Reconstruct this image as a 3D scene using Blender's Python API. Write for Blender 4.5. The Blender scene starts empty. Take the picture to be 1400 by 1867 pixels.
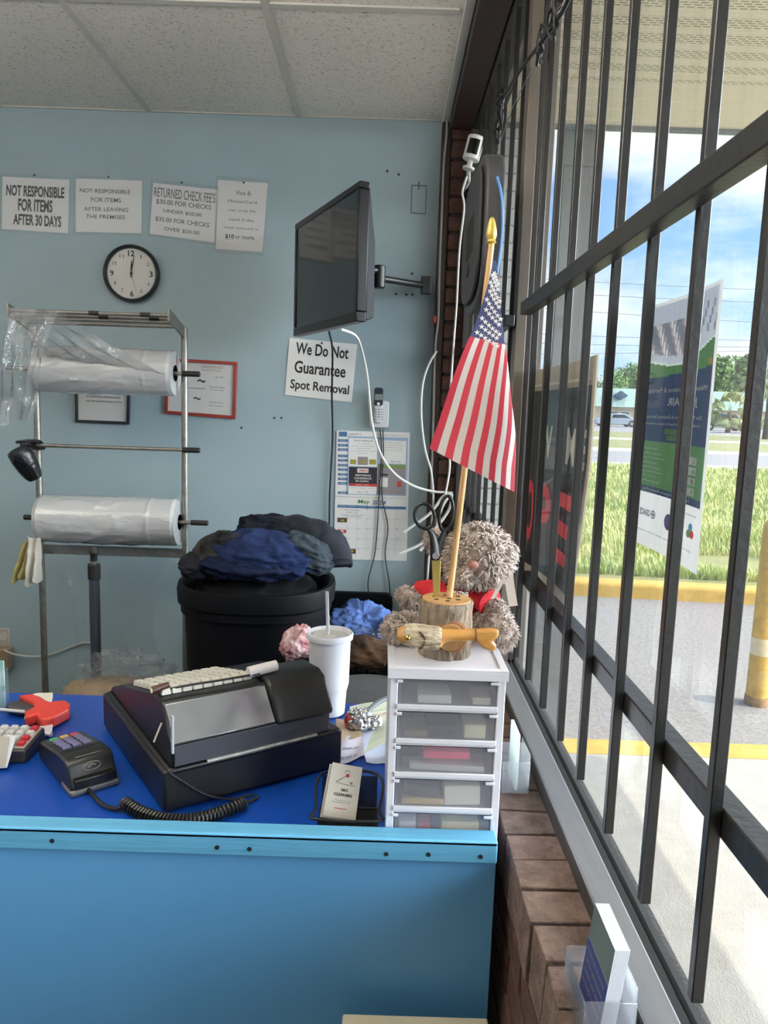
import bpy, math, random
import numpy as np
from mathutils import Vector, Matrix
PI = math.pi
S = bpy.context.scene
COL = S.collection
# ------------------------------------------------------------------ camera
FPX, YAW, PITCH, ROLL, EYE = 1372.452, 0.00184240, 0.13741890, 0.03243857, 1.60
cy, sy, cp, sp = math.cos(YAW), math.sin(YAW), math.cos(PITCH), math.sin(PITCH)
_f = Vector((sy*cp, cy*cp, -sp)); _r = Vector((cy, -sy, 0)); _d = _f.cross(_r)
_c, _s = math.cos(ROLL), math.sin(ROLL)
CR = _c*_r - _s*_d; CD = _s*_r + _c*_d; CF = _f
cam_data = bpy.data.cameras.new('camera'); cam = bpy.data.objects.new('camera', cam_data); COL.objects.link(cam)
cam.matrix_world = Matrix(((CR.x, -CD.x, -CF.x, 0), (CR.y, -CD.y, -CF.y, 0), (CR.z, -CD.z, -CF.z, EYE), (0, 0, 0, 1)))
cam_data.sensor_fit = 'VERTICAL'; cam_data.sensor_height = 36.0; cam_data.lens = 36.0*FPX/1867.0
cam_data.clip_start = 0.02; cam_data.clip_end = 600
S.camera = cam
# ------------------------------------------------------------------ view
S.view_settings.view_transform = 'Standard'; S.view_settings.look = 'None'
S.view_settings.gamma = 1.0; S.view_settings.use_curve_mapping = False
S.view_settings.exposure = 0.0
S.cycles.max_bounces = 10; S.cycles.diffuse_bounces = 5; S.cycles.glossy_bounces = 4
S.cycles.transparent_max_bounces = 24; S.cycles.transmission_bounces = 6
S.cycles.caustics_reflective = False; S.cycles.caustics_refractive = False
S.cycles.sample_clamp_indirect = 6.0
S.cycles.use_denoising = True
# ------------------------------------------------------------------ sky
FILL_HAZE = 17.0
w = bpy.data.worlds.new('sky'); S.world = w; w.use_nodes = True
nt = w.node_tree; nt.nodes.clear()
def N(t, **k):
    n = nt.nodes.new(t)
    for a, b in k.items(): setattr(n, a, b)
    return n
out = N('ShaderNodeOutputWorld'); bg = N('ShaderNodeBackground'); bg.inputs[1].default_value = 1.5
tc = N('ShaderNodeTexCoord'); mp = N('ShaderNodeMapping'); mp.inputs['Scale'].default_value = (1.2, 1.2, 3.6)
mp.inputs['Location'].default_value = (0.55, 0.2, 0.3)
no = N('ShaderNodeTexNoise'); no.inputs['Scale'].default_value = 2.3; no.inputs['Detail'].default_value = 7; no.inputs['Roughness'].default_value = .58
rp = N('ShaderNodeValToRGB'); rp.color_ramp.elements[0].position = .42; rp.color_ramp.elements[1].position = .62
sx = N('ShaderNodeSeparateXYZ'); gr = N('ShaderNodeValToRGB')
e = gr.color_ramp.elements; e[0].position = 0.0; e[0].color = (.52, .72, .96, 1); e[1].position = .45; e[1].color = (.16, .36, .86, 1)
e2 = e.new(.18); e2.color = (.30, .54, .98, 1)
# more cloud towards the south (+X): mask shifted by the direction
ad = N('ShaderNodeMath', operation='MULTIPLY_ADD'); ad.inputs[1].default_value = .42; ad.inputs[2].default_value = -.10
sm = N('ShaderNodeMath', operation='ADD')
mx = N('ShaderNodeMixRGB'); mx.inputs[2].default_value = (.90, .95, 1.0, 1)
nt.links.new(tc.outputs['Generated'], mp.inputs[0]); nt.links.new(mp.outputs[0], no.inputs[0])
nt.links.new(tc.outputs['Generated'], sx.inputs[0]); nt.links.new(sx.outputs['Z'], gr.inputs[0])
nt.links.new(sx.outputs['X'], ad.inputs[0]); nt.links.new(no.outputs[0], sm.inputs[0]); nt.links.new(ad.outputs[0], sm.inputs[1])
nt.links.new(sm.outputs[0], rp.inputs[0]); nt.links.new(rp.outputs[0], mx.inputs[0]); nt.links.new(gr.outputs[0], mx.inputs[1])
# low +X sky out of view, brightened to light the room through the window
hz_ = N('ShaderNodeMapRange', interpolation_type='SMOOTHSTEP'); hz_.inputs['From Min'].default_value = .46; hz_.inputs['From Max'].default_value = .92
hz_.inputs['To Min'].default_value = 1.5; hz_.inputs['To Max'].default_value = FILL_HAZE
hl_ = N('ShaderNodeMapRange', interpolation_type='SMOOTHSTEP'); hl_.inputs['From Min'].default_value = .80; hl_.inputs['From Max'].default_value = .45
hp_ = N('ShaderNodeMath', operation='MULTIPLY')      # added bank of bright haze, kept low
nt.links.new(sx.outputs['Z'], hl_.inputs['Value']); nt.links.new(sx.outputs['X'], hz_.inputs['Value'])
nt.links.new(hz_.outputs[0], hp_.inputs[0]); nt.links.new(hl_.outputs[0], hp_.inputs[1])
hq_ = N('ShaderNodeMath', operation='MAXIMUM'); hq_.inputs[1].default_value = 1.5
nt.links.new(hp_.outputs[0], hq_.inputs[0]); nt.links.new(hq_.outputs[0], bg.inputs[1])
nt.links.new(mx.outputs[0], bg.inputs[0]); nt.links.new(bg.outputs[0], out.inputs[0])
# ------------------------------------------------------------------ sun
SUN = 2.7
sd = bpy.data.lights.new('sun', 'SUN'); sd.energy = SUN; sd.angle = math.radians(.53); sd.color = (1, .95, .86)
so = bpy.data.objects.new('sun', sd); COL.objects.link(so); so.location = (6, -2, 12)
so.rotation_euler = Vector((-.262, .05, -.96)).to_track_quat('-Z', 'Y').to_euler()
FILL_DOWN, FILL_UP = .3, 62.0     # radiance of the added hanging fill lights' lower and upper diffusers
# ------------------------------------------------------------------ pixel -> place (a point on a plane that really stands in the shop)
def ray(x, y): return CR*(x-700) + CD*(y-933.5) + CF*FPX
O = Vector((0, 0, EYE))
def P(x, y, X=None, Y=None, Z=None):
    d = ray(x, y)
    t = X/d.x if X is not None else (Y/d.y if Y is not None else (Z-EYE)/d.z)
    return O + d*t
def PP(x, y, p, n):
    d = ray(x, y); return O + d*(((Vector(p)-O).dot(n))/d.dot(n))
# ------------------------------------------------------------------ materials
def lin(c):
    return tuple((v/255/12.92 if v <= 10.3 else ((v/255+.055)/1.055)**2.4) for v in c)
MATS = {}
def mat(name, rgb, rough=.6, metal=0.0, noise=0.0, nscale=20.0, bump=0.0, bscale=60.0, stretch=None, spec=.5, rgb2=None, trans=0.0, emit=0.0, coat=0.0, sheen=0.0, alpha=1.0, detail=4):
    if name in MATS: return MATS[name]
    m = bpy.data.materials.new(name); m.use_nodes = True; MATS[name] = m
    t = m.node_tree; b = t.nodes['Principled BSDF']
    col = lin(rgb)
    b.inputs['Base Color'].default_value = (*col, 1); b.inputs['Roughness'].default_value = rough; b.inputs['Metallic'].default_value = metal
    b.inputs['Specular IOR Level'].default_value = spec
    b.inputs['Coat Weight'].default_value = coat; b.inputs['Sheen Weight'].default_value = sheen
    b.inputs['Transmission Weight'].default_value = trans
    if emit: b.inputs['Emission Color'].default_value = (*col, 1); b.inputs['Emission Strength'].default_value = emit
    if noise or bump or rgb2:
        co = t.nodes.new('ShaderNodeTexCoord'); src = co.outputs['Object']
        if stretch:
            ma = t.nodes.new('ShaderNodeMapping'); ma.inputs['Scale'].default_value = stretch
            t.links.new(src, ma.inputs[0]); src = ma.outputs[0]
        if noise or rgb2:
            n = t.nodes.new('ShaderNodeTexNoise'); n.inputs['Scale'].default_value = nscale; n.inputs['Detail'].default_value = detail; n.inputs['Roughness'].default_value = .6
            t.links.new(src, n.inputs[0])
            r = t.nodes.new('ShaderNodeValToRGB'); r.color_ramp.elements[0].position = .3; r.color_ramp.elements[1].position = .7
            if rgb2: c0, c1 = col, lin(rgb2)
            else: c0, c1 = tuple(max(0, v*(1-noise)) for v in col), tuple(min(1, v*(1+noise)) for v in col)
            r.color_ramp.elements[0].color = (*c0, 1); r.color_ramp.elements[1].color = (*c1, 1)
            t.links.new(n.outputs[0], r.inputs[0]); t.links.new(r.outputs[0], b.inputs['Base Color'])
        if bump:
            n2 = t.nodes.new('ShaderNodeTexNoise'); n2.inputs['Scale'].default_value = bscale; n2.inputs['Detail'].default_value = 4
            t.links.new(src, n2.inputs[0])
            bp = t.nodes.new('ShaderNodeBump'); bp.inputs['Strength'].default_value = bump; bp.inputs['Distance'].default_value = .01
            t.links.new(n2.outputs[0], bp.inputs['Height']); t.links.new(bp.outputs[0], b.inputs['Normal'])
    return m
def film(name, tint=(1, 1, 1), clear=.8, gloss=.5, rough=.1, white=(235, 240, 245), haze=.5, bump=0.0, bscale=30):
    """thin see-through plastic: a share passes straight through, the rest is milky sheet plus shine"""
    m = bpy.data.materials.new(name); m.use_nodes = True; MATS[name] = m
    t = m.node_tree; t.nodes.clear()
    o = t.nodes.new('ShaderNodeOutputMaterial'); tr = t.nodes.new('ShaderNodeBsdfTransparent'); tr.inputs[0].default_value = (*tint, 1)
    df = t.nodes.new('ShaderNodeBsdfDiffuse'); df.inputs[0].default_value = (*lin(white), 1)
    tl = t.nodes.new('ShaderNodeBsdfTranslucent'); tl.inputs[0].default_value = (*lin(white), 1)
    m1 = t.nodes.new('ShaderNodeMixShader'); m1.inputs[0].default_value = .5
    m2 = t.nodes.new('ShaderNodeMixShader'); m2.inputs[0].default_value = clear
    gl = t.nodes.new('ShaderNodeBsdfGlossy'); gl.inputs['Roughness'].default_value = rough
    fr = t.nodes.new('ShaderNodeFresnel'); fr.inputs[0].default_value = 1.45
    ml = t.nodes.new('ShaderNodeMath'); ml.operation = 'MULTIPLY'; ml.inputs[1].default_value = gloss; ml.use_clamp = True
    m3 = t.nodes.new('ShaderNodeMixShader')
    L = t.links.new
    L(df.outputs[0], m1.inputs[1]); L(tl.outputs[0], m1.inputs[2]); L(m1.outputs[0], m2.inputs[1]); L(tr.outputs[0], m2.inputs[2])
    ge = t.nodes.new('ShaderNodeNewGeometry'); mr = t.nodes.new('ShaderNodeMath'); mr.operation = 'MULTIPLY_ADD'; mr.inputs[1].default_value = 1/1.45-1.45; mr.inputs[2].default_value = 1.45
    L(ge.outputs['Backfacing'], mr.inputs[0]); L(mr.outputs[0], fr.inputs[0])      # same shine from either side of the sheet
    L(fr.outputs[0], ml.inputs[0]); L(ml.outputs[0], m3.inputs[0]); L(m2.outputs[0], m3.inputs[1]); L(gl.outputs[0], m3.inputs[2]); L(m3.outputs[0], o.inputs[0])
    if bump:
        n2 = t.nodes.new('ShaderNodeTexNoise'); n2.inputs['Scale'].default_value = bscale; n2.inputs['Detail'].default_value = 3
        co = t.nodes.new('ShaderNodeTexCoord'); L(co.outputs['Object'], n2.inputs[0])
        bp = t.nodes.new('ShaderNodeBump'); bp.inputs['Strength'].default_value = bump; bp.inputs['Distance'].default_value = .02
        L(n2.outputs[0], bp.inputs['Height']); L(bp.outputs[0], gl.inputs['Normal']); L(bp.outputs[0], fr.inputs['Normal'])
    return m
# ------------------------------------------------------------------ mesh builder
ORG = {}
class MB:
    def __init__(s, T=None): s.v = []; s.f = []; s.m = []; s.T = T
    def add(s, vs, fs, mi=0):
        b = len(s.v)
        if s.T is not None: vs = [s.T @ Vector(q) for q in vs]
        s.v.extend([tuple(q) for q in vs]); s.f.extend([tuple(b+i for i in q) for q in fs])
        if isinstance(mi, int): s.m.extend([mi]*len(fs))
        else: s.m.extend(mi)
        return s
    def bx(s, x0, x1, y0, y1, z0, z1, mi=0):
        return s.add([(x0,y0,z0),(x1,y0,z0),(x1,y1,z0),(x0,y1,z0),(x0,y0,z1),(x1,y0,z1),(x1,y1,z1),(x0,y1,z1)],
                     [(0,3,2,1),(4,5,6,7),(0,1,5,4),(1,2,6,5),(2,3,7,6),(3,0,4,7)], mi)
    def cyl(s, a, b, r0, r1=None, n=16, mi=0, cap=True):
        r1 = r0 if r1 is None else r1
        a, b = Vector(a), Vector(b); d = (b-a).normalized(); u = d.orthogonal().normalized(); v = d.cross(u)
        vs = [a+(u*math.cos(2*PI*i/n)+v*math.sin(2*PI*i/n))*r0 for i in range(n)]+[b+(u*math.cos(2*PI*i/n)+v*math.sin(2*PI*i/n))*r1 for i in range(n)]
        fs = [(i,(i+1)%n,n+(i+1)%n,n+i) for i in range(n)]
        if cap: fs += [tuple(range(n-1,-1,-1)), tuple(range(n,2*n))]
        return s.add(vs, fs, mi)
    def tube(s, pts, r, n=8, mi=0, closed=False, flat=1.0):
        pts = [Vector(p) for p in pts]; k = len(pts)
        rs = r if isinstance(r, (list, tuple)) else [r]*k
        vs = []; fs = []
        d0 = (pts[1]-pts[0]).normalized(); u = d0.orthogonal().normalized()
        for i in range(k):
            if closed: d = (pts[(i+1)%k]-pts[i-1]).normalized()
            else: d = (pts[min(i+1,k-1)]-pts[max(i-1,0)]).normalized()
            u = (u-d*u.dot(d)); u = u.normalized() if u.length > 1e-9 else d.orthogonal().normalized()
            v = d.cross(u)
            vs += [pts[i]+(u*math.cos(2*PI*j/n)+v*math.sin(2*PI*j/n)*flat)*rs[i] for j in range(n)]
        kk = k if closed else k-1
        for i in range(kk):
            for j in range(n):
                a, b = i*n+j, i*n+(j+1)%n; c, d_ = ((i+1)%k)*n+(j+1)%n, ((i+1)%k)*n+j
                fs.append((a,b,c,d_))
        if not closed: fs += [tuple(range(n-1,-1,-1)), tuple(range((k-1)*n,k*n))]
        return s.add(vs, fs, mi)
    def lathe(s, c, prof, n=32, mi=0, sx=1.0, sy=1.0, sq=2.0):
        """profile of (radius, height) about a vertical axis at c; sq > 2 squares the plan"""
        c = Vector(c); vs = []; fs = []; k = len(prof); ms = []
        for (r, h) in prof:
            for j in range(n):
                a = 2*PI*j/n; ca, sa = math.cos(a), math.sin(a)
                q = (abs(ca)**sq+abs(sa)**sq)**(-1/sq)
                vs.append(c+Vector((r*sx*ca*q, r*sy*sa*q, h)))
        for i in range(k-1):
            for j in range(n):
                fs.append((i*n+j, i*n+(j+1)%n, (i+1)*n+(j+1)%n, (i+1)*n+j))
        return s.add(vs, fs, mi)
    def prism(s, poly, fn, h0, h1, mi=0, mside=None):
        n = len(poly)
        vs = [fn(x, y, h0) for x, y in poly]+[fn(x, y, h1) for x, y in poly]
        fs = [tuple(range(n-1,-1,-1)), tuple(range(n,2*n))]+[(i,(i+1)%n,n+(i+1)%n,n+i) for i in range(n)]
        return s.add(vs, fs, [mi, mi]+[mi if mside is None else mside]*n)
    def grid(s, nu, nv, fn, mi=0, cu=False, flip=False):
        vs = []; fs = []; ms = []
        nr = nu if cu else nu+1
        for i in range(nr):
            for j in range(nv+1): vs.append(fn(i/nu, j/nv))
        for i in range(nu):
            for j in range(nv):
                a = i*(nv+1)+j; b = ((i+1)%nr)*(nv+1)+j
                q = (a, b, b+1, a+1); fs.append(q[::-1] if flip else q)
                ms.append(mi(i, j) if callable(mi) else mi)
        return s.add(vs, fs, ms)
    def sheet(s, nu, nv, fn, th, mi=0):
        """grid with a real thickness th"""
        P_ = [[Vector(fn(i/nu, j/nv)) for j in range(nv+1)] for i in range(nu+1)]
        vs = []
        W = nv+1
        for sgn in (.5, -.5):
            for i in range(nu+1):
                for j in range(nv+1):
                    du = P_[min(i+1,nu)][j]-P_[max(i-1,0)][j]; dv = P_[i][min(j+1,nv)]-P_[i][max(j-1,0)]
                    nn = du.cross(dv); nn = nn.normalized() if nn.length > 1e-12 else Vector((0,0,1))
                    vs.append(P_[i][j]+nn*th*sgn)
        K = (nu+1)*W; fs = []; ms = []
        for i in range(nu):
            for j in range(nv):
                a = i*W+j; q = (a, a+W, a+W+1, a+1); m_ = mi(i, j) if callable(mi) else mi
                fs += [q, tuple(K+x for x in q[::-1])]; ms += [m_, m_]
        def edge(l):
            for a, b in zip(l[:-1], l[1:]): fs.append((a, b, K+b, K+a)); ms.append(mi(0, 0) if callable(mi) else mi)
        edge([j for j in range(W)]); edge([nu*W+j for j in range(W)][::-1]); edge([i*W for i in range(nu+1)][::-1]); edge([i*W+nv for i in range(nu+1)])
        return s.add(vs, fs, ms)
    def ball(s, c, r, nu=24, nv=16, mi=0, disp=None, R=None):
        c = Vector(c); r = (r, r, r) if isinstance(r, (int, float)) else r
        vs = []; fs = []
        for i in range(nv+1):
            th = PI*i/nv
            for j in range(nu):
                ph = 2*PI*j/nu; d = Vector((math.sin(th)*math.cos(ph), math.sin(th)*math.sin(ph), math.cos(th)))
                k = disp(d) if disp else 1.0
                p = Vector((d.x*r[0], d.y*r[1], d.z*r[2]))*k
                if R is not None: p = R @ p
                vs.append(c+p)
        for i in range(nv):
            for j in range(nu):
                a, b = i*nu+j, i*nu+(j+1)%nu; c2, d2 = a+nu, b+nu
                if i == 0: fs.append((a, c2, d2))
                elif i == nv-1: fs.append((a, c2, b))
                else: fs.append((a, c2, d2, b))
        return s.add(vs, fs, mi)
    def text(s, st, fn, mi=0, bold=0.0, ext=0.0, keep=None, shear=0.0):
        """letters whose box is mapped by fn(u, v, h): u, v in 0..1 (v up)"""
        cu = bpy.data.curves.new('tmp', 'FONT'); cu.body = st; cu.size = 1; cu.offset = bold; cu.resolution_u = 3; cu.shear = shear
        ob = bpy.data.objects.new('tmp', cu)
        me = bpy.data.meshes.new_from_object(ob)
        co = [v.co.copy() for v in me.vertices]; fs = [tuple(p.vertices) for p in me.polygons]
        bpy.data.objects.remove(ob); bpy.data.curves.remove(cu); bpy.data.meshes.remove(me)
        if not co: return s
        x0, x1 = min(c.x for c in co), max(c.x for c in co); y0, y1 = min(c.y for c in co), max(c.y for c in co)
        if x1-x0 < 1e-6: x1 = x0+1e-6
        if y1-y0 < 1e-6: y1 = y0+1e-6
        vs = [fn((c.x-x0)/(x1-x0), (c.y-y0)/(y1-y0), 0) for c in co]
        return s.add(vs, fs, mi)
    def build(s, name, mats, parent=None, bevel=0.0, segs=2, smooth=True, angle=40, sub=0, label=None):
        me = bpy.data.meshes.new(name); o_ = ORG.get(parent.name, Vector()) if parent else Vector()
        me.from_pydata([(v[0]-o_.x, v[1]-o_.y, v[2]-o_.z) for v in s.v], [], s.f)
        mats = mats if isinstance(mats, (list, tuple)) else [mats]
        for m in mats: me.materials.append(m)
        me.polygons.foreach_set('material_index', s.m)
        me.update()
        if smooth:
            me.polygons.foreach_set('use_smooth', [True]*len(me.polygons)); me.set_sharp_from_angle(angle=math.radians(angle))
        ob = bpy.data.objects.new(name, me); COL.objects.link(ob)
        if parent: ob.parent = parent
        ORG[ob.name] = o_.copy()
        if bevel:
            bm_ = ob.modifiers.new('bevel', 'BEVEL'); bm_.width = bevel; bm_.segments = segs; bm_.limit_method = 'ANGLE'; bm_.angle_limit = math.radians(35); bm_.harden_normals = False
        if sub:
            sb = ob.modifiers.new('smooth', 'SUBSURF'); sb.levels = sub; sb.render_levels = sub
        if label: ob['label'] = label
        return ob
def thing(name, label, cat, loc=(0, 0, 0), group=None):
    o = bpy.data.objects.new(name, None); COL.objects.link(o); o.location = loc; o.empty_display_size = .02
    ORG[o.name] = Vector(loc); o['label'] = label; o['category'] = cat
    if group: o['group'] = group
    return o
def tag(o, label, cat, group=None):
    o['label'] = label; o['category'] = cat
    if group: o['group'] = group
    return o
def struct(o):
    o['kind'] = 'structure'; return o
def stuff(o, label, cat):
    o['kind'] = 'stuff'; o['label'] = label; o['category'] = cat; return o
def recentre(o):
    """put a single-mesh thing's origin at its base"""
    me = o.data; n = len(me.vertices); a = np.empty(n*3); me.vertices.foreach_get('co', a); a = a.reshape(-1, 3)
    c = Vector(((a[:,0].min()+a[:,0].max())/2, (a[:,1].min()+a[:,1].max())/2, a[:,2].min()))
    me.vertices.foreach_set('co', (a-np.array(c)).ravel()); o.location = c; ORG[o.name] = c; return o
def cr(pts, n=8, closed=False):
    pts = [Vector(p) for p in pts]; k = len(pts); o = []
    rng = range(k) if closed else range(k-1)
    for i in rng:
        if closed: a, b, c, d = pts[(i-1)%k], pts[i], pts[(i+1)%k], pts[(i+2)%k]
        else: a, b, c, d = pts[max(i-1,0)], pts[i], pts[i+1], pts[min(i+2,k-1)]
        for j in range(n):
            t = j/n; o.append(.5*((2*b)+(c-a)*t+(2*a-5*b+4*c-d)*t*t+(3*b-a-3*c+d)*t**3))
    if not closed: o.append(pts[-1])
    return o
def hsh(i, j, k, sd=0):
    h = (i*374761393+j*668265263+k*2147483647+sd*1274126177) & 0xffffffff
    h = ((h ^ (h >> 13))*1274126177) & 0xffffffff
    return ((h ^ (h >> 16)) & 0xffff)/65535.0
def vnoise(p, sd=0):
    x, y, z = p; i, j, k = math.floor(x), math.floor(y), math.floor(z); u, v, w_ = x-i, y-j, z-k
    u, v, w_ = u*u*(3-2*u), v*v*(3-2*v), w_*w_*(3-2*w_)
    def L(a, b, t): return a+(b-a)*t
    q = lambda a, b, c: hsh(i+a, j+b, k+c, sd)
    return L(L(L(q(0,0,0), q(1,0,0), u), L(q(0,1,0), q(1,1,0), u), v), L(L(q(0,0,1), q(1,0,1), u), L(q(0,1,1), q(1,1,1), u), v), w_)
def fbm(p, o=4, sd=0):
    a = 0; am = .5; p = Vector(p)
    for _ in range(o): a += am*vnoise(p, sd); p = p*2.03; am *= .5
    return a
def ridge(p, o=3, sd=0):
    a = 0; am = .5; p = Vector(p)
    for _ in range(o): a += am*(1-abs(2*vnoise(p, sd)-1)); p = p*2.1; am *= .5
    return a
class Quad:
    """a flat rectangle given by where its corners stand on a wall plane; n points away from the wall"""
    def __init__(s, tl, tr, br, bl, n=(0, -1, 0), off=0.0):
        n = Vector(n); s.c = [Vector(q)+n*off for q in (tl, tr, br, bl)]; s.n = n
    def at(s, u, v, h=0.0):      # u right, v down
        a = s.c[0].lerp(s.c[1], u); b = s.c[3].lerp(s.c[2], u); return a.lerp(b, v)+s.n*h
    def slab(s, mb, u0, u1, v0, v1, h0, h1, mi=0):
        vs = [s.at(u, v, h) for h in (h0, h1) for u, v in ((u0,v0),(u1,v0),(u1,v1),(u0,v1))]
        return mb.add(vs, [(0,1,2,3),(7,6,5,4),(4,5,1,0),(5,6,2,1),(6,7,3,2),(7,4,0,3)], mi)
    def txt(s, mb, st, u0, u1, v0, v1, h, mi=0, **k):
        return mb.text(st, lambda a, b, c: s.at(u0+(u1-u0)*a, v1+(v0-v1)*b, h), mi, **k)
def PQ(px, Y, off=0.0): return Quad(*[P(x, y, Y=Y) for x, y in px], off=off)
class PixUV:
    def __init__(s, px): s.px = px
    def __call__(s, x, y):
        (ax, ay), (bx, by), _, (dx, dy) = s.px
        e, f, g, h = bx-ax, by-ay, dx-ax, dy-ay; det = e*h-f*g
        return ((x-ax)*h-(y-ay)*g)/det, ((y-ay)*e-(x-ax)*f)/det
rnd = random.Random(7)
# ================================================================== the room
ZC = 2.7625; YB = 3.25; CT = 0.895          # ceiling, back wall, counter surface
XL, YF = -3.4, -3.6                         # left wall, front wall (out of view)
M_wall = mat('blue wall paint', (152, 173, 181), .55, noise=.035, nscale=3, bump=.06, bscale=90)
M_floor = mat('floor vinyl', (84, 76, 68), .5, noise=.1, nscale=6)
M_white_wall = mat('off white paint', (150, 146, 138), .7, noise=.03, nscale=4)
M_brick = mat('brown brick', (84, 52, 40), .85, rgb2=(50, 34, 29), nscale=34, bump=.5, bscale=120)
M_brick2 = mat('lit worn brown brick', (118, 97, 88), .85, rgb2=(76, 61, 54), nscale=26, bump=.6, bscale=90)  # paler ledge brick, its lit top put into the colour
M_mortar = mat('dark mortar', (52, 44, 40), .95, noise=.2, nscale=60, bump=.5, bscale=150)
M_brown = mat('dark brown paint', (48, 34, 30), .5, noise=.15, nscale=20)
M_alu = mat('weathered bronze aluminium', (118, 118, 120), .42, metal=.35, noise=.12, nscale=30, stretch=(1, .15, 1))
M_aludark = mat('dark bronze aluminium', (58, 55, 54), .45, metal=.3, noise=.12, nscale=40, stretch=(1, .15, 1))
M_alubrown = mat('brown bronze aluminium', (104, 96, 88), .45, metal=.25, noise=.1, nscale=20, stretch=(1, 1, .1))
M_rubber = mat('black rubber', (22, 22, 22), .7)
# ceiling tile: speckled, fissured board
def ceiling_mat():
    m = mat('acoustic ceiling tile', (214, 208, 196), .9); t = m.node_tree; b = t.nodes['Principled BSDF']
    co = t.nodes.new('ShaderNodeTexCoord'); mp = t.nodes.new('ShaderNodeMapping'); mp.inputs['Scale'].default_value = (95, 150, 95)
    v = t.nodes.new('ShaderNodeTexNoise'); v.inputs['Scale'].default_value = 1; v.inputs['Detail'].default_value = 3; v.inputs['Roughness'].default_value = .7
    r = t.nodes.new('ShaderNodeValToRGB'); r.color_ramp.elements[0].position = .33; r.color_ramp.elements[0].color = (*lin((158, 150, 138)), 1)
    r.color_ramp.elements[1].position = .43; r.color_ramp.elements[1].color = (*lin((234, 229, 219)), 1)
    L = t.links.new; L(co.outputs['Object'], mp.inputs[0]); L(mp.outputs[0], v.inputs[0]); L(v.outputs[0], r.inputs[0]); L(r.outputs[0], b.inputs['Base Color'])
    bp = t.nodes.new('ShaderNodeBump'); bp.inputs['Strength'].default_value = .5; bp.inputs['Distance'].default_value = .004
    L(r.outputs[0], bp.inputs['Height']); L(bp.outputs[0], b.inputs['Normal'])
    return m
M_tile = ceiling_mat()
M_tee = mat('ceiling grid white', (205, 203, 194), .6)
struct(MB().bx(XL, .32, YF, YB+.1, -.1, 0).build('floor', M_floor))
struct(MB().bx(XL-.1, .225, YB, YB+.12, 0, ZC+.06).build('wall_back', M_wall))
struct(MB().bx(XL-.1, XL, YF, YB, 0, ZC+.06).build('wall_left', M_white_wall))
struct(MB().bx(XL-.1, .32, YF-.12, YF, 0, ZC+.06).build('wall_front', M_white_wall))
# ceiling board with the lay-in grid under it
struct(MB().bx(XL-.1, .215, YF-.1, YB, ZC, ZC+.05).build('ceiling', M_tile))
tee = MB(); TX = [-.3916-.606*i for i in range(0, 6)]; TY = [2.39-1.215*i for i in range(0, 5)]
for x in TX: tee.bx(x-.012, x+.012, YF, YB-.012, ZC-.006, ZC)
xs = sorted(TX+[.19, XL])
for y in TY:
    for a, b in zip(xs[:-1], xs[1:]): tee.bx(a+.0121, b-.0121, y-.012, y+.012, ZC-.0058, ZC)
struct(tee.build('trim_1', M_tee, bevel=.001))
struct(MB().bx(.190, .2165, YF, YB-.012, ZC-.022, ZC).bx(XL, .19, YB-.012, YB, ZC-.004, ZC).build('trim_2', M_tee, bevel=.001))
# unseen hanging panels added to brighten the ceiling and room, above the frame
M_fill = mat('fill light diffuser', (255, 250, 240), .5); M_fill_up = mat('fill light upper diffuser', (255, 250, 240), .5)
M_tube = mat('lit warm tube', (255, 236, 200), .5)
for m_, e_ in ((M_fill, FILL_DOWN), (M_fill_up, FILL_UP), (M_tube, 40.0)):
    b = m_.node_tree.nodes['Principled BSDF']; b.inputs['Emission Color'].default_value = (1, .96, .89, 1); b.inputs['Emission Strength'].default_value = e_
for i, (x, y) in enumerate([(-.7, .75), (-2.4, .75)]):
    zl_ = ZC-.36
    t_ = thing('fill_pendant', ['added hanging fill light nearest the window', 'added hanging fill light beside the left wall'][i], 'ceiling light', (x, y, zl_))
    for s_ in (-.61, .61): MB().bx(x-.15, x+.15, y+s_-.01, y+s_+.01, zl_, zl_+.05).build('end_cap', M_tee, t_)
    MB().bx(x-.14, x+.14, y-.60, y+.60, zl_+.005, zl_+.03).build('diffuser', M_fill, t_, bevel=.008)
    MB().bx(x-.12, x+.12, y-.60, y+.60, zl_+.031, zl_+.044).build('upper_diffuser', M_fill_up, t_)
    MB().cyl((x, y-.58, zl_-.012), (x, y+.58, zl_-.012), .008, n=12).build('warm_tube', M_tube, t_)
    for s_ in (-.5, .5): MB().cyl((x, y+s_, zl_+.045), (x, y+s_, ZC-.0005), .005, n=8).build('stem', M_tee, t_)
# ---- right wall: low brick wall with a rowlock ledge, pier at the back corner
bw = MB()
bw.bx(.2335, .315, YF, 3.17, 0, .8905, 1).bx(.236, .315, 3.1701, 3.6, 0, .8955, 1).bx(.315, .42, YF, 3.6, 0, .872, 1)
def brick(mb, x0, x1, y0, y1, z0, z1, mi, j=.003):
    c = [(x0,y0,z0),(x1,y0,z0),(x1,y1,z0),(x0,y1,z0),(x0,y0,z1),(x1,y0,z1),(x1,y1,z1),(x0,y1,z1)]
    c = [(a+rnd.uniform(-j, j), b+rnd.uniform(-j, j)*.6, d+rnd.uniform(-j, j)*.6) for a, b, d in c]
    mb.add(c, [(0,3,2,1),(4,5,6,7),(0,1,5,4),(1,2,6,5),(2,3,7,6),(3,0,4,7)], mi)
y = -.62; k = 0
while y < 3.10:
    brick(bw, .2265+rnd.uniform(-.004, .003), .318, y+.0035, y+.0718, .80, .8955+rnd.uniform(-.0025, .0015), 2, .0028); y += .0753
y = -3.5
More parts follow.
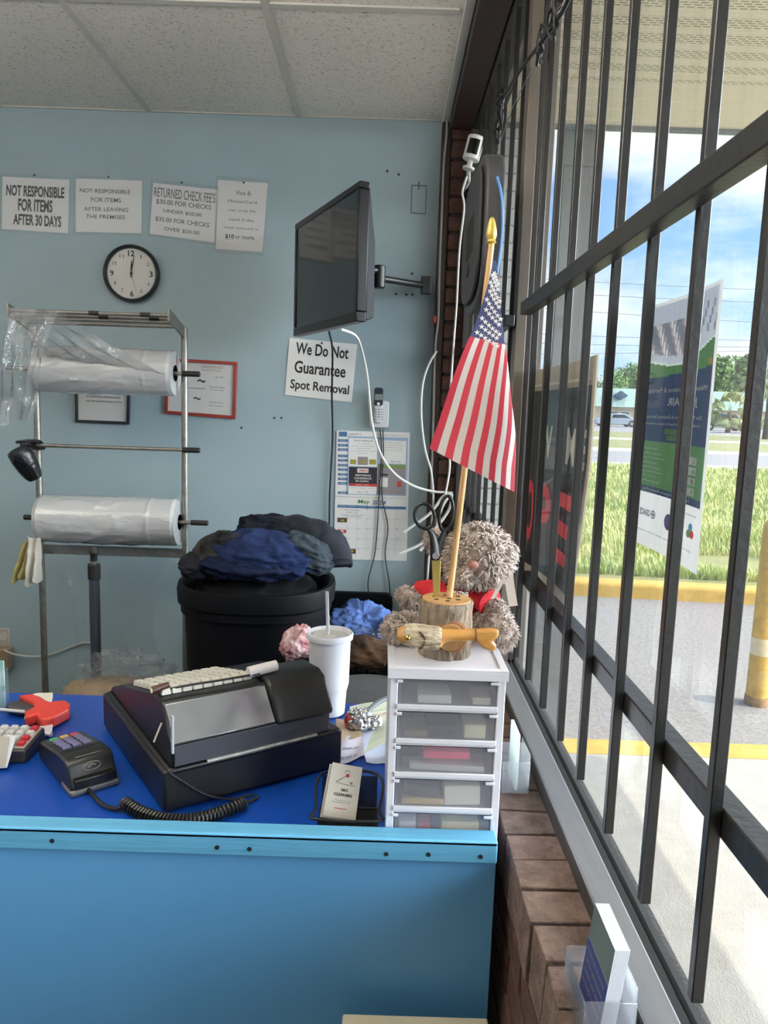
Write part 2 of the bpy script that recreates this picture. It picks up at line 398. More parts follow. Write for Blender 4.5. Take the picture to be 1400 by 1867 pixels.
for r_ in range(11):
    z0 = .79-.0715*(r_+1); off = .1 if r_ % 2 else 0
    yy = -.8+off
    while yy < 3.0:
        brick(bw, .2275+rnd.uniform(-.002, .003), .30, yy+.005, yy+.198, z0+.006, z0+.0655, 0, .002); yy += .203
o = struct(bw.build('wall_right', [M_brick, M_mortar, M_brick2], bevel=.0018, segs=2))
pier = MB(); pier.bx(.236, .300, 3.181, 3.6, .896, ZC, 1)
z = .905
while z < ZC-.06:
    brick(pier, .2285, .3015, 3.17, 3.215, z, z+.0585, 0, .0015); z += .0705
struct(pier.build('wall_pier', [M_brick, M_mortar], bevel=.005, segs=3))
struct(MB().bx(.19, .2275, 3.195, YB, 0, ZC-.022).build('trim_3', M_brown, bevel=.003))
struct(MB().bx(.2185, .309, YF, 3.165, 2.70, ZC+.03).build('trim_4', M_brown, bevel=.003))
# exterior wall above and the rest of the window wall behind the camera
struct(MB().bx(.309, .42, YF, 3.6, ZC+.001, 3.1).build('wall_lintel', M_white_wall))
# ---- window: frame members and panes
W1 = bpy.data.objects.new('window_1', None); COL.objects.link(W1); struct(W1); W1.location = (.34, 0, .88); ORG['window_1'] = Vector(W1.location)
struct(MB().bx(.312, .355, YF, 3.166, .873, .925).bx(.355, .372, YF, 3.166, .873, .906).build('window_sill', M_alu, W1, bevel=.003))
struct(MB().bx(.3106, .3118, YF, 3.166, .873, .923).build('window_sill_shade', M_aludark, W1))  # dark strip added for the shade on the sill's room side
struct(MB().bx(.3555, .3668, YF, 3.166, .9064, .918).bx(.3755, .384, YF, 3.166, .905, .92).build('window_gasket', M_rubber, W1))
struct(MB().bx(.312, .372, YF, 3.166, 2.692, 2.76).build('window_head', M_aludark, W1, bevel=.003))
struct(MB().bx(.3705, .3755, YF, 1.985, .906, 2.70).build('window_pane', None or film('window glass', tint=(.97, .985, .98), clear=.985, gloss=.5, rough=.0, haze=.0), W1))
struct(MB().bx(.3705, .3755, 2.04, 3.12, .906, 2.70).build('window_pane', MATS['window glass'], W1))
struct(MB().bx(.327, .3545, 1.985, 2.042, .925, 2.692).bx(.3545, .3695, 1.989, 2.038, .926, 2.692, 1).bx(.3765, .40, 1.995, 2.05, .90, 2.70, 0).build('window_mullion', [M_alubrown, M_aludark], W1, bevel=.002))
struct(MB().bx(.300, .3695, 3.12, 3.21, .925, 2.692).build('window_jamb', M_aludark, W1, bevel=.003))
struct(MB().bx(.3705, .40, 3.12, 3.6, .873, ZC).build('window_stile', M_aludark, W1, bevel=.002))
# ================================================================== outside
def zg(y): return 0.0 if y < 9 else (y-9)*.0072
M_conc = mat('pale concrete', (178, 170, 157), .9, noise=.09, nscale=9, bump=.3, bscale=160)
M_asph = mat('grey asphalt', (146, 138, 128), .95, noise=.22, nscale=38, bump=.6, bscale=110, detail=8)
M_yel = mat('yellow kerb paint', (206, 162, 62), .7, noise=.14, nscale=9)
M_grassg = mat('grass ground', (128, 132, 74), .95, rgb2=(160, 150, 92), nscale=2.2)
M_road = mat('road asphalt', (150, 145, 138), .95, noise=.06, nscale=4)
M_dirt = mat('pale verge dirt', (190, 180, 162), .95, noise=.08, nscale=3)
struct(MB().bx(.42, 7.0, -6, 3.40, -.12, -.002).build('sidewalk', M_conc))
struct(MB().bx(.42, 7.0, 3.4005, 3.56, -.12, .0).build('kerb_stripe', M_yel))
struct(MB().add([(-12,3.5605,-.03),(40,3.5605,-.03),(40,7.0,-.03),(-12,7.0,-.03),(-12,3.5605,-.2),(40,3.5605,-.2),(40,7.0,-.2),(-12,7.0,-.2)], [(0,1,2,3),(7,6,5,4),(0,4,5,1),(1,5,6,2),(2,6,7,3),(3,7,4,0)]).bx(7.001, 40, -30, 3.56, -.2, -.03).bx(-12, 7, -30, -6.001, -.2, -.03).build('parking_lot_asphalt', M_asph))
def kerb_y(x): return 6.97-.11*(x-1.9)
kb = MB().add([(-12,7.9,-.2),(18,kerb_y(18),-.2),(18,kerb_y(18)+.26,-.2),(-12,8.16,-.2),(-12,7.92,.10),(18,kerb_y(18)+.02,.10),(18,kerb_y(18)+.25,.10),(-12,8.15,.10)], [(0,3,2,1),(4,5,6,7),(0,1,5,4),(1,2,6,5),(2,3,7,6),(3,0,4,7)])
kb.bx(-12, 40, 5.0, 12, -.3, -.05)
struct(kb.build('kerb', M_yel, bevel=.03, segs=3))
def strip(y0, y1, m, name, x0=-60, x1=160, dz=0.0):
    vs = []; n = 6
    for i in range(n+1):
        y_ = y0+(y1-y0)*i/n
        vs += [(x0, y_, zg(y_)+dz), (x1, y_, zg(y_)+dz)]
    for i in range(n+1):
        y_ = y0+(y1-y0)*i/n
        vs += [(x0, y_, -.4), (x1, y_, -.4)]
    N2 = 2*(n+1)
    fs = [(2*i, 2*i+1, 2*i+3, 2*i+2) for i in range(n)]+[(N2+2*i+2, N2+2*i+3, N2+2*i+1, N2+2*i) for i in range(n)]
    fs += [(0, N2, N2+1, 1), (2*n, 2*n+1, N2+2*n+1, N2+2*n)]
    return struct(MB().add(vs, fs).build(name, m, smooth=False))
g0 = MB().add([(-12,8.1,.06),(18,kerb_y(18)+.2,.06),(18,9.4,.02),(-12,9.4,.02),(-12,8.1,-.3),(18,kerb_y(18)+.2,-.3),(18,9.4,-.3),(-12,9.4,-.3)], [(0,1,2,3),(7,6,5,4),(0,4,5,1),(1,5,6,2),(2,6,7,3),(3,7,4,0)])
struct(g0.build('verge_ground', M_grassg, smooth=False))
strip(9.4, 22.5, M_grassg, 'verge_lawn')
strip(22.5, 24.2, M_dirt, 'verge_shoulder')
strip(24.2, 31, M_road, 'road')
strip(31, 33.5, M_dirt, 'road_shoulder')
strip(33.5, 43, M_grassg, 'verge_lawn')
strip(43, 46, M_dirt, 'pavement_strip')
strip(46, 58, M_grassg, 'verge_lawn')
strip(58, 150, M_road, 'far_lot_ground')
# grass blades on the near verge
M_blade = mat('grass blade', (172, 190, 100), .7, rgb2=(234, 226, 152), nscale=1.6)
gb = MB(); rg = random.Random(3); vs = []; fs = []
def blade(x, y, z, h, w_):
    a = rg.uniform(0, 2*PI); l = rg.uniform(.1, .6)*h; dx, dy = math.cos(a)*l, math.sin(a)*l; px_, py_ = -math.sin(a)*w_, math.cos(a)*w_
    b = len(vs); vs.extend([(x-px_, y-py_, z), (x+px_, y+py_, z), (x+dx*.35+px_*.7, y+dy*.35+py_*.7, z+h*.6), (x+dx*.35-px_*.7, y+dy*.35-py_*.7, z+h*.6), (x+dx, y+dy, z+h)])
    fs.append((b, b+1, b+2, b+3)); fs.append((b+3, b+2, b+4))
for i in range(60000):
    y = 7.1+15.2*(rg.random()**1.7); x = y*rg.uniform(.06, .85)
    if y < kerb_y(x)+.27: continue
    d = vnoise((x*.5, y*.5, 3))
    if y < 9.3 and d < .25: continue
    h = rg.uniform(.06, .16)+.22*max(0, d-.4)
    blade(x, y, (zg(y) if y > 9.4 else .03), h, .004+.0008*y)
gb.add(vs, fs)
stuff(gb.build('grass', M_blade, smooth=False), 'tall sunlit green grass growing on the verge between kerb and road', 'grass')
# bollard
b0 = P(1378, 1283, Z=-.03)
t_ = thing('bollard', 'yellow painted steel bollard standing on the asphalt outside the window', 'bollard', b0)
M_boll = mat('chipped yellow paint', (214, 168, 62), .55, noise=.2, nscale=14, bump=.2, bscale=40)
MB().lathe(b0, [(0, 0), (.062, 0), (.060, .12), (.058, 1.02), (.052, 1.06), (.03, 1.085), (0, 1.09)], 28).build('post', M_boll, t_)
MB().lathe(b0, [(.066, 0), (.064, .05), (.0605, .055)], 28, 0).build('base_stain', mat('rusty base paint', (150, 112, 66), .8, noise=.4, nscale=30), t_)
MB().lathe(b0+Vector((0, 0, .30)), [(.0595, 0), (.0602, .0), (.0602, .10), (.0595, .10)], 28, 0).build('reflector_band', mat('worn reflective band', (230, 215, 170), .3, noise=.1), t_)
# white painted brick wing wall carrying the canopy end
M_wbrick = mat('white painted brick', (222, 224, 222), .7, noise=.05, nscale=12, bump=.15, bscale=60)
wb = MB().bx(.425, .66, 3.335, 3.40, 0, 3.1, 1)
z = .004
while z < 3.05:
    off = .1 if int(z/.07) % 2 else 0
    x = .43-off
    while x < .66:
        a, b = max(x, .43), min(x+.19, .668)
        if b-a > .02: wb.bx(a, b-.006, 3.325, 3.40, z, z+.0625)
        x += .196
    z += .07
struct(wb.build('wall_wing', [M_wbrick, mat('grey mortar', (176, 178, 176), .9)], bevel=.003))
struct(MB().bx(.69, .835, 3.24, 3.36, -.001, 2.749).bx(.685, .84, 3.23, 3.365, 2.60, 2.748).build('wall_column', mat('grey painted post', (122, 122, 120), .6, noise=.06, nscale=6, stretch=(1, 1, .2)), bevel=.006))
# canopy soffit: ribbed vinyl panels with perforated bands, fascia at the end
def soffit_mat():
    m = mat('cream soffit vinyl', (244, 236, 208), .5); t = m.node_tree; b = t.nodes['Principled BSDF']; L = t.links.new
    co = t.nodes.new('ShaderNodeTexCoord'); br = t.nodes.new('ShaderNodeTexBrick'); br.inputs['Scale'].default_value = 1
    br.inputs['Brick Width'].default_value = .030; br.inputs['Row Height'].default_value = .013; br.inputs['Mortar Size'].default_value = .0042; br.inputs['Mortar Smooth'].default_value = .1
    br.inputs['Color1'].default_value = (*lin((150, 138, 112)), 1); br.inputs['Color2'].default_value = (*lin((150, 138, 112)), 1); br.inputs['Mortar'].default_value = (*lin((244, 236, 208)), 1)
    sp = t.nodes.new('ShaderNodeSeparateXYZ'); L(co.outputs['Object'], br.inputs[0]); L(co.outputs['Object'], sp.inputs[0])
    md = t.nodes.new('ShaderNodeMath'); md.operation = 'PINGPONG'; md.inputs[1].default_value = .0508; L(sp.outputs['Y'], md.inputs[0])
    gt = t.nodes.new('ShaderNodeMath'); gt.operation = 'GREATER_THAN'; gt.inputs[1].default_value = .0235; L(md.outputs[0], gt.inputs[0])
    lt = t.nodes.new('ShaderNodeMath'); lt.operation = 'LESS_THAN'; lt.inputs[1].default_value = 2.80; L(sp.outputs['Y'], lt.inputs[0])
    mu = t.nodes.new('ShaderNodeMath'); mu.operation = 'MULTIPLY'; L(gt.outputs[0], mu.inputs[0]); L(lt.outputs[0], mu.inputs[1])
    mx = t.nodes.new('ShaderNodeMixRGB'); mx.inputs[1].default_value = (*lin((244, 236, 208)), 1); L(mu.outputs[0], mx.inputs[0]); L(br.outputs[0], mx.inputs[2]); L(mx.outputs[0], b.inputs['Base Color'])
    return m
SY0 = -6.0
sf = MB(); poly = []; y = SY0
while y < 3.19:
    poly += [(y, 0), (y+.006, .007), (y+.012, 0), (y+.085, 0), (y+.089, .004), (y+.093, 0)]; y += .1016
poly.append((3.2, 0)); SX0, SX1, SZ = .4205, 1.79, 2.75
vs = [(SX0, a, SZ+b) for a, b in poly]+[(SX1, a, SZ+b) for a, b in poly]; n = len(poly)
sf.add(vs, [(i, n+i, n+i+1, i+1) for i in range(n-1)]); sf.bx(SX0, SX1, SY0, 3.2, SZ+.02, SZ+.10)
struct(sf.build('soffit', soffit_mat(), smooth=False))
M_fascia = mat('grey fascia', (120, 124, 126), .5)
struct(MB().bx(.4205, 1.83, 3.2005, 3.23, 2.735, 3.15).bx(1.7905, 1.83, SY0, 3.2, 2.735, 3.15).build('fascia', M_fascia, bevel=.004))
# the roof edge carries barrel tiles whose ends step the shadow line
rt = MB(); y = SY0
while y < 3.2: rt.cyl((1.70, y+.1, 3.16), (1.87, y+.1, 3.12), .085, n=12); y += .21
rt.bx(.42, 1.78, SY0, 3.23, 3.151, 3.24)
struct(rt.build('roof_edge', mat('clay roof tile', (150, 92, 70), .8, noise=.2)))
# ================================================================== window grilles
M_bar = mat('black painted steel bar', (27, 26, 26), .40, noise=.12, nscale=60, bump=.08, bscale=90, spec=.6)
def grille(label, ys, y0, y1, ztop, zbot, cat='window grille'):
    g = thing('window_grille', label, cat, (.326, (y0+y1)/2, zbot))
    for yb in ys: MB().bx(.3198, .3322, yb-.0125, yb, zbot, ztop).build('bar', M_bar, g, bevel=.001, segs=1)
    MB().bx(.294, .3196, y0, y1, 1.816, 1.844).build('rail', M_bar, g, bevel=.002)
    MB().bx(.3324, .3585, y0, y1, 1.2025, 1.2325).build('rail', M_bar, g, bevel=.002)
    return g
near_bars = [1.722, 1.572, 1.417, 1.272, 1.132, .980, .832, .682, .532, .382, .232, .082, -.068, -.218, -.368]
grille('black steel window grille on the nearer pane, with wide square bars', near_bars, -.52, 1.735, 2.688, 1.028)
grille('black steel window grille on the farther pane beside the brick pier', [2.06, 2.215, 2.40, 2.56, 2.73, 2.89, 3.05], 1.96, 3.10, 2.686, 1.028)
# ================================================================== far side of the road
M_tree = mat('tree leaves', (96, 128, 66), .8, rgb2=(142, 168, 88), nscale=.5)
M_trunk = mat('tree bark', (112, 96, 78), .9, noise=.2, nscale=3)
rt_ = random.Random(11)
def tree(x, y, h, wd, label, seed):
    z0 = zg(y); t = thing('tree', label, 'tree', (x, y, z0), 'trees behind the green-roofed building')
    r = random.Random(seed); vs = []; fs = []; cz = z0+h*.6
    lobes = [(x+r.uniform(-.5, .5)*wd, y+r.uniform(-.3, .3)*wd, z0+h*r.uniform(.32, .82), wd*r.uniform(.22, .36)) for _ in range(11)]
    for lx, ly, lz, lr in lobes:
        for _ in range(330):
            d = Vector((r.gauss(0, 1), r.gauss(0, 1), r.gauss(0, 1))).normalized(); p = Vector((lx, ly, lz))+d*lr*r.uniform(.72, 1.05)
            a = Vector((r.gauss(0, 1), r.gauss(0, 1), r.gauss(0, 1))).normalized()*r.uniform(.16, .34)*h/9; b_ = a.cross(d); b_ = b_.normalized()*a.length*.8 if b_.length > 1e-6 else a
            k = len(vs); vs.extend([p-a-b_*.3, p+b_*.7, p+a-b_*.2, p-b_]); fs.append((k, k+1, k+2, k+3))
    MB().add(vs, fs).build('crown', M_tree, t, smooth=False)
    tr = MB().tube([(x, y, z0), (x+.1, y, z0+h*.3), (x-.1, y, z0+h*.6)], [h*.03, h*.022, h*.012], 8)
    for s_ in (-1, 1): tr.tube([(x, y, z0+h*.3), (x+s_*wd*.2, y-.2, z0+h*.5), (x+s_*wd*.3, y-.3, z0+h*.66)], [h*.015, h*.011, h*.006], 6)
    tr.build('trunk', M_trunk, t)
tl = ['leafy tree rising behind the left end of the green-roofed building, beside the black sign', 'leafy tree behind the building, above its dark roof emblem', 'tall tree behind the building, hidden mostly by the paper poster', 'leafy tree standing behind the middle of the paper poster',
      'tall leafy tree behind the building just right of the poster', 'tall leafy tree above the fan palm', 'big tree rising highest at the frame edge behind the bars', 'leafy tree hanging beyond the building at the frame edge', 'low leafy tree far left behind the black sign']
for i, (px_, Yt, ytop, wd) in enumerate([(1075, 105, 676, 6.4), (1125, 119, 652, 6.8), (1180, 133, 652, 7), (1240, 105, 650, 6.4), (1305, 119, 636, 6.8), (1345, 133, 636, 7), (1388, 105, 612, 6.4), (1440, 119, 600, 6.8), (1035, 133, 690, 7)]):
    b = P(px_, 760, Y=Yt); tp = P(px_, ytop, Y=Yt); tree(b.x, Yt, tp.z-zg(Yt), wd, tl[i], 40+i)
# building with a green mansard roof
bl, br_ = P(1040, 745, Y=86).x, P(1430, 745, Y=86).x
zb0 = zg(86); ze = P(1220, 745, Y=86).z; zt = P(1220, 711, Y=86).z
bd = thing('commercial_building', 'low beige shop building with a pale green mansard roof across the road', 'building', ((bl+br_)/2, 90, zb0))
M_beige = mat('beige stucco', (206, 190, 164), .9, noise=.05, nscale=1)
MB().bx(bl, br_, 86.4, 98, zb0, ze).build('wall', M_beige, bd)
M_groof = mat('pale green roof metal', (162, 186, 170), .6, noise=.04, nscale=1)
MB().add([(bl-.5, 85, ze), (br_+.5, 85, ze), (br_+.2, 86, zt), (bl, 86, zt), (bl-.5, 98, ze), (br_+.5, 98, ze), (br_+.2, 97, zt), (bl, 97, zt)], [(0,1,2,3),(1,5,6,2),(5,4,7,6),(4,0,3,7),(3,2,6,7),(4,5,1,0)]).build('roof', M_groof, bd)
e0 = P(1132, 721, Y=85.2); ev = []
for k in range(4): ev.append((e0.x+.75*math.cos(k*PI/2), e0.z+.5*math.sin(k*PI/2)))
MB().prism(ev, lambda a, b, h: (a, 85.3-h, b), -.3, .3).build('emblem', mat('dark blue sign face', (52, 78, 104), .6), bd, label='dark diamond emblem')
M_wing = mat('grey green window glass', (96, 118, 122), .12, spec=.8)  # one dull grey-green tone for the far panes
for a, b in ((1108, 1128), (1130, 1148), (1165, 1190), (1200, 1225), (1262, 1290), (1300, 1325)):
    xa, xb = P(a, 760, Y=86.3).x, P(b, 760, Y=86.3).x
    wf = MB().bx(xa, xb, 86.3, 86.45, zb0+.5, ze-.4).build('window', mat('pale window frame', (214, 206, 190), .6), bd)
    MB().bx(xa+.15, xb-.15, 86.25, 86.3, zb0+.65, ze-.55).build('pane', M_wing, wf)
# cars in the far car park
def car(px_, Yc, ln, rgb, label, name='car', pick=False, flip=1):
    c = P(px_, 770, Y=Yc); x0 = c.x; z0 = zg(Yc)+.02; t = thing(name, label, 'car', (x0, Yc, z0))
    body = [(-.5, .22), (-.5, .62), (-.46, .74), (-.30, .80), (-.17, 1.18), (-.12, 1.26), (.14, 1.28), (.2, 1.22), (.33, .84), (.47, .74), (.5, .60), (.5, .22)]
    if pick: body = [(-.5, .35), (-.5, .95), (-.12, .95), (-.10, 1.62), (.16, 1.62), (.27, 1.08), (.48, .98), (.5, .80), (.5, .35)]
    wd = 1.72; bm = MB()
    bm.prism([(a*ln*flip, b) for a, b in body], lambda a, b, h: (x0+a, Yc+h, z0+b), -wd/2, wd/2)
    bm.build('body', mat('car paint %d %d %d' % rgb, rgb, .25, metal=.3, coat=.5), t, bevel=.05)
    gl = [(-.15, .86), (-.12, 1.17), (.12, 1.2), (.27, .86)] if not pick else [(-.085, 1.08), (-.08, 1.52), (.14, 1.52), (.22, 1.08)]
    MB().prism([(a*ln*flip, b) for a, b in gl], lambda a, b, h: (x0+a, Yc+h, z0+b), -wd/2-.01, wd/2+.01).build('side_window', mat('dark car glass', (40, 48, 54), .05), t)
    for a in (-.31, .31):
        for s_ in (-1, 1):
            wh = MB().cyl((x0+a*ln, Yc+s_*(wd/2-.02)-.1*s_, z0+.32), (x0+a*ln, Yc+s_*(wd/2+.02), z0+.32), .32 if not pick else .38, n=20).build('wheel', mat('tyre', (34, 34, 34), .8), t)
            MB().cyl((x0+a*ln, Yc+s_*(wd/2+.0), z0+.32), (x0+a*ln, Yc+s_*(wd/2+.03), z0+.32), .19, n=16).build('hub', mat('alloy hub', (170, 170, 170), .3, metal=.8), wh)
car(1122, 76, 4.4, (176, 184, 190), 'silver saloon car parked in front of the building left of the poster')
car(1318, 74, 5.2, (86, 96, 92), 'dark pickup truck parked beside the fan palm', 'pickup_truck', True)
# palms
M_frond = mat('palm frond', (148, 158, 92), .7, rgb2=(186, 190, 130), nscale=3)
def palm(px_, Yp, ybase, ytop, sp, label, sd):
    b = P(px_, ybase, Y=Yp); tp = P(px_, ytop, Y=Yp); z0 = zg(Yp); t = thing('fan_palm', label, 'palm tree', (b.x, Yp, z0))
    h = max(.6, tp.z-z0)
    MB().tube([(b.x, Yp, z0), (b.x+.05, Yp, z0+h*.5), (b.x, Yp, z0+h)], [sp*.10, sp*.09, sp*.08], 10).build('trunk', M_trunk, t)
    r = random.Random(sd); vs = []; fs = []
    for i in range(38):
        az = r.uniform(0, 2*PI); el = r.uniform(-.7, 1.35); d = Vector((math.cos(az)*math.cos(el), math.sin(az)*math.cos(el), math.sin(el)))
        c0 = Vector((b.x, Yp, z0+h)); c1 = c0+d*sp*.55
        side = d.cross(Vector((0, 0, 1))); side = side.normalized() if side.length > 1e-4 else Vector((1, 0, 0))
        k = len(vs); vs.extend([c0-side*.02, c0+side*.02, c1]); fs.append((k, k+1, k+2))
        for q in range(15):
            an = (q-7)/7*1.35; dd = (d*math.cos(an)+side*math.sin(an)); e_ = c1+dd*sp*.42*(1-.25*abs(an))+Vector((0, 0, -.16*sp*abs(math.sin(an))-.08*sp))
            pp = dd.cross(d); pp = (side*math.cos(an)-d*math.sin(an))*sp*.035
            k = len(vs); vs.extend([c1, c1+dd*sp*.2+pp, e_, c1+dd*sp*.2-pp]); fs.append((k, k+1, k+2, k+3))
    MB().add(vs, fs).build('crown', M_frond, t, smooth=False)
palm(1326, 66, 792, 752, 2.3, 'bushy fan palm standing just right of the poster, in front of the pickup', 5)
palm(1392, 52, 835, 690, 2.4, 'fan palm with a tall trunk at the frame edge across the road', 6)
palm(1368, 68, 796, 770, 1.5, 'small low fan palm between two window bars across the road', 8)
# overhead wires
M_wire = mat('black cable', (26, 27, 30), .5)
M_cablegrey = mat('weathered line', (120, 126, 136), .6)
for i, (ya, yb_) in enumerate([(512, 530), (536, 553), (566, 590), (612, 622), (628, 634), (646, 640)]):
    a, b = P(1030, ya, Y=48+.35*(i % 2)), P(1400, yb_, Y=48+.35*(i % 2)); d = (b-a)
    pts = [a+d*(-.6+2.2*k/16)+Vector((0, 0, .18*((k/16-.5)**2)*4)) for k in range(17)]
    o = tag(MB().tube(pts, .017, 5).build('power_line', M_cablegrey), ['topmost overhead wire crossing the sky', 'second overhead wire from the top', 'third overhead wire from the top', 'fourth overhead wire from the top', 'second lowest overhead wire, just over the trees', 'lowest overhead wire, at the treetops'][i], 'power line', 'overhead wires across the road'); recentre(o)
for i, px_ in enumerate((860, 1700)):
    b = P(px_, 700, Y=48.3); zt_ = P(px_, 495, Y=48.3).z+.6
    t = thing('utility_pole', 'wooden utility pole carrying the overhead wires, %s' % ['beyond the brick wing wall', 'beyond the far edge of the window'][i], 'pole', (b.x, 48.3, zg(48.3)))
    MB().cyl((b.x, 48.3, zg(48.3)), (b.x, 48.3, zt_), .16, .11, 12).build('post', M_trunk, t)
    MB().bx(b.x-.9, b.x+.9, 48.14, 48.2, zt_-.5, zt_-.38).build('cross_arm', M_trunk, t)
# ================================================================== paper and boards on the outer face of the glass
M_paper = mat('white paper', (226, 226, 224), .75, noise=.02, nscale=12)
def tpaper(name, rgb, f=.45):
    m = bpy.data.materials.new(name); m.use_nodes = True; MATS[name] = m; t = m.node_tree; t.nodes.clear()
    o_ = t.nodes.new('ShaderNodeOutputMaterial'); d = t.nodes.new('ShaderNodeBsdfDiffuse'); l_ = t.nodes.new('ShaderNodeBsdfTranslucent'); mx_ = t.nodes.new('ShaderNodeMixShader')
    c = (*lin(rgb), 1); d.inputs[0].default_value = c; l_.inputs[0].default_value = c; mx_.inputs[0].default_value = f
    t.links.new(d.outputs[0], mx_.inputs[1]); t.links.new(l_.outputs[0], mx_.inputs[2]); t.links.new(mx_.outputs[0], o_.inputs[0]); return m
XP = .3785
pc = [P(1187, 553, X=XP), P(1321, 512, X=XP), P(1265, 1046, X=XP), P(1150, 984, X=XP)]
y_far, y_near = (pc[0].y+pc[3].y)/2, (pc[1].y+pc[2].y)/2; z_t, z_b = (pc[0].z+pc[1].z)/2, (pc[2].z+pc[3].z)/2
def pbow(u, v): return XP+.0008+.006*math.sin(PI*u)*(1 if v < .5 else 1-.4*(v-.5))
# u = 0 at the far edge (left as seen from indoors), v = 0 at the top
def pfl(u, v, h=0.0): return (pbow(u, v)-h, y_far+(y_near-y_far)*u, z_t+(z_b-z_t)*v)
jf = thing('paper_poster', 'green and blue job fair flyer on the glass, its print mirrored', 'poster', (XP, (y_far+y_near)/2, z_b))
po = MB(); mats_p = [tpaper('flyer white', (226, 226, 226)), tpaper('flyer photo sky', (196, 200, 208)), tpaper('flyer green', (104, 142, 104)), tpaper('flyer blue', (66, 84, 118)), tpaper('flyer photo dark', (150, 154, 166)), tpaper('flyer pale', (214, 220, 214)), tpaper('flyer photo red', (186, 164, 160))]
def pm(i, j):
    u, v = (i+.5)/84, (j+.5)/150
    if u > .97 or u < .012: return 0
    curve = .205+.055*math.sin(PI*min(1, max(0, (u+.1)/1.2)))**2-.06*(u-.35)
    if v < .015: return 0
    if v < curve-.0:
        if v > .085 and v < curve-.03 and u < .62: return [4, 1, 4, 4, 6, 4, 1, 4, 0, 4, 6][(i*4+((j+i*3)//7)*5) % 11]
        if u > .7 and .05 < v < .16 and (i//2+j//4) % 4 == 0: return 4
        return 1
    if v < curve+.008: return 5
    if v < .305-.025*u: return 2
    if v < .56: return 3
    if v < .745: return 2
    if v < .775: return 3
    return 0
po.sheet(84, 150, lambda u, v: pfl(u, v), .0004, pm); po.build('sheet', mats_p, jf)
pt = MB(); H_ = .0009
def ptx(st, u0, u1, v0, v1, mi=0, **k): pt.text(st, lambda a, b, c: pfl(u1+(u0-u1)*a, v1+(v0-v1)*b, H_), mi, **k)     # mirrored: reads from outside
ptx('Military, Dependents & Families', .06, .92, .345, .368); ptx('JOB FAIR', .36, .80, .385, .425, bold=.02)
ptx('Our Patients Office & Business Services', .06, .88, .452, .466); ptx('training programs with local & national employers', .05, .87, .482, .495)
pt.add([pfl(a, b, H_*.8) for a, b in ((.34, .505), (.72, .505), (.72, .528), (.34, .528))], [(0, 1, 2, 3)], 1); ptx('MAY 15, 2024', .38, .66, .509, .524)
pt.add([pfl(a, b, H_*.8) for a, b in ((.38, .531), (.70, .531), (.70, .552), (.38, .552))], [(0, 1, 2, 3)], 1); ptx('10 AM - 2 PM', .42, .62, .535, .548)
for k in range(8): ptx(['representatives', 'services offered', 'career help', 'interviews', 'resume review', 'workshops', 'on-site hiring', 'benefits'][k], .05, .28+.05*(k % 3), .585+.019*k, .596+.019*k)
for k in range(4): pt.add([pfl(a, b, H_*.8) for a, b in ((.62, .60+.037*k), (.86, .60+.037*k), (.86, .628+.037*k), (.62, .628+.037*k))], [(0, 1, 2, 3)], 2); ptx(['Career Center', 'Resource Hall', '380 River Blvd', 'Suite 100'][k], .64, .84, .605+.037*k, .623+.037*k, 3)
ptx('Local Employers Attending', .1, .8, .752, .768)
ptx('GRACE', .09, .24, .845, .872, 3, bold=.02)
ring = [pfl(.29+.035*math.cos(a), .858+.017*math.sin(a), H_) for a in [2*PI*k/20 for k in range(20)]]+[pfl(.29+.027*math.cos(a), .858+.013*math.sin(a), H_) for a in [2*PI*k/20 for k in range(20)]]
pt.add(ring, [(k, (k+1) % 20, 20+(k+1) % 20, 20+k) for k in range(20)], 3)
pt.add([pfl(a, b, H_) for a, b in ((.285, .846), (.295, .846), (.295, .870), (.285, .870))], [(0, 1, 2, 3)], 3); pt.add([pfl(a, b, H_) for a, b in ((.268, .855), (.312, .855), (.312, .861), (.268, .861))], [(0, 1, 2, 3)], 3)
disc = [pfl(.52+.06*math.cos(a), .865+.032*math.sin(a), H_) for a in [2*PI*k/20 for k in range(20)]]; pt.add(disc, [tuple(range(20))], 4)
for k, c_ in enumerate((5, 1, 6)):
    cx_, cz_ = .86+.03*math.cos(2*PI*k/3+.5), .865+.016*math.sin(2*PI*k/3+.5); pt.add([pfl(cx_+.03*math.cos(a), cz_+.015*math.sin(a), H_) for a in [2*PI*q/14 for q in range(14)]], [tuple(range(14))], c_)
pt.add([pfl(.93+.028*math.cos(a), .265+.013*math.sin(a), H_) for a in [2*PI*q/14 for q in range(14)]], [tuple(range(14))], 7)
ptx('open to the public   bring copies of your resume', .08, .9, .93, .94, 3); ptx('partners in hiring', .60, .92, .80, .812, 3)
pt.build('lettering', [mats_p[5], mats_p[2], mats_p[0], tpaper('flyer ink', (70, 74, 96)), tpaper('flyer badge', (96, 84, 130)), tpaper('flyer red', (200, 70, 64)), tpaper('flyer teal', (70, 150, 190)), tpaper('flyer amber', (206, 160, 70))], jf, smooth=False)
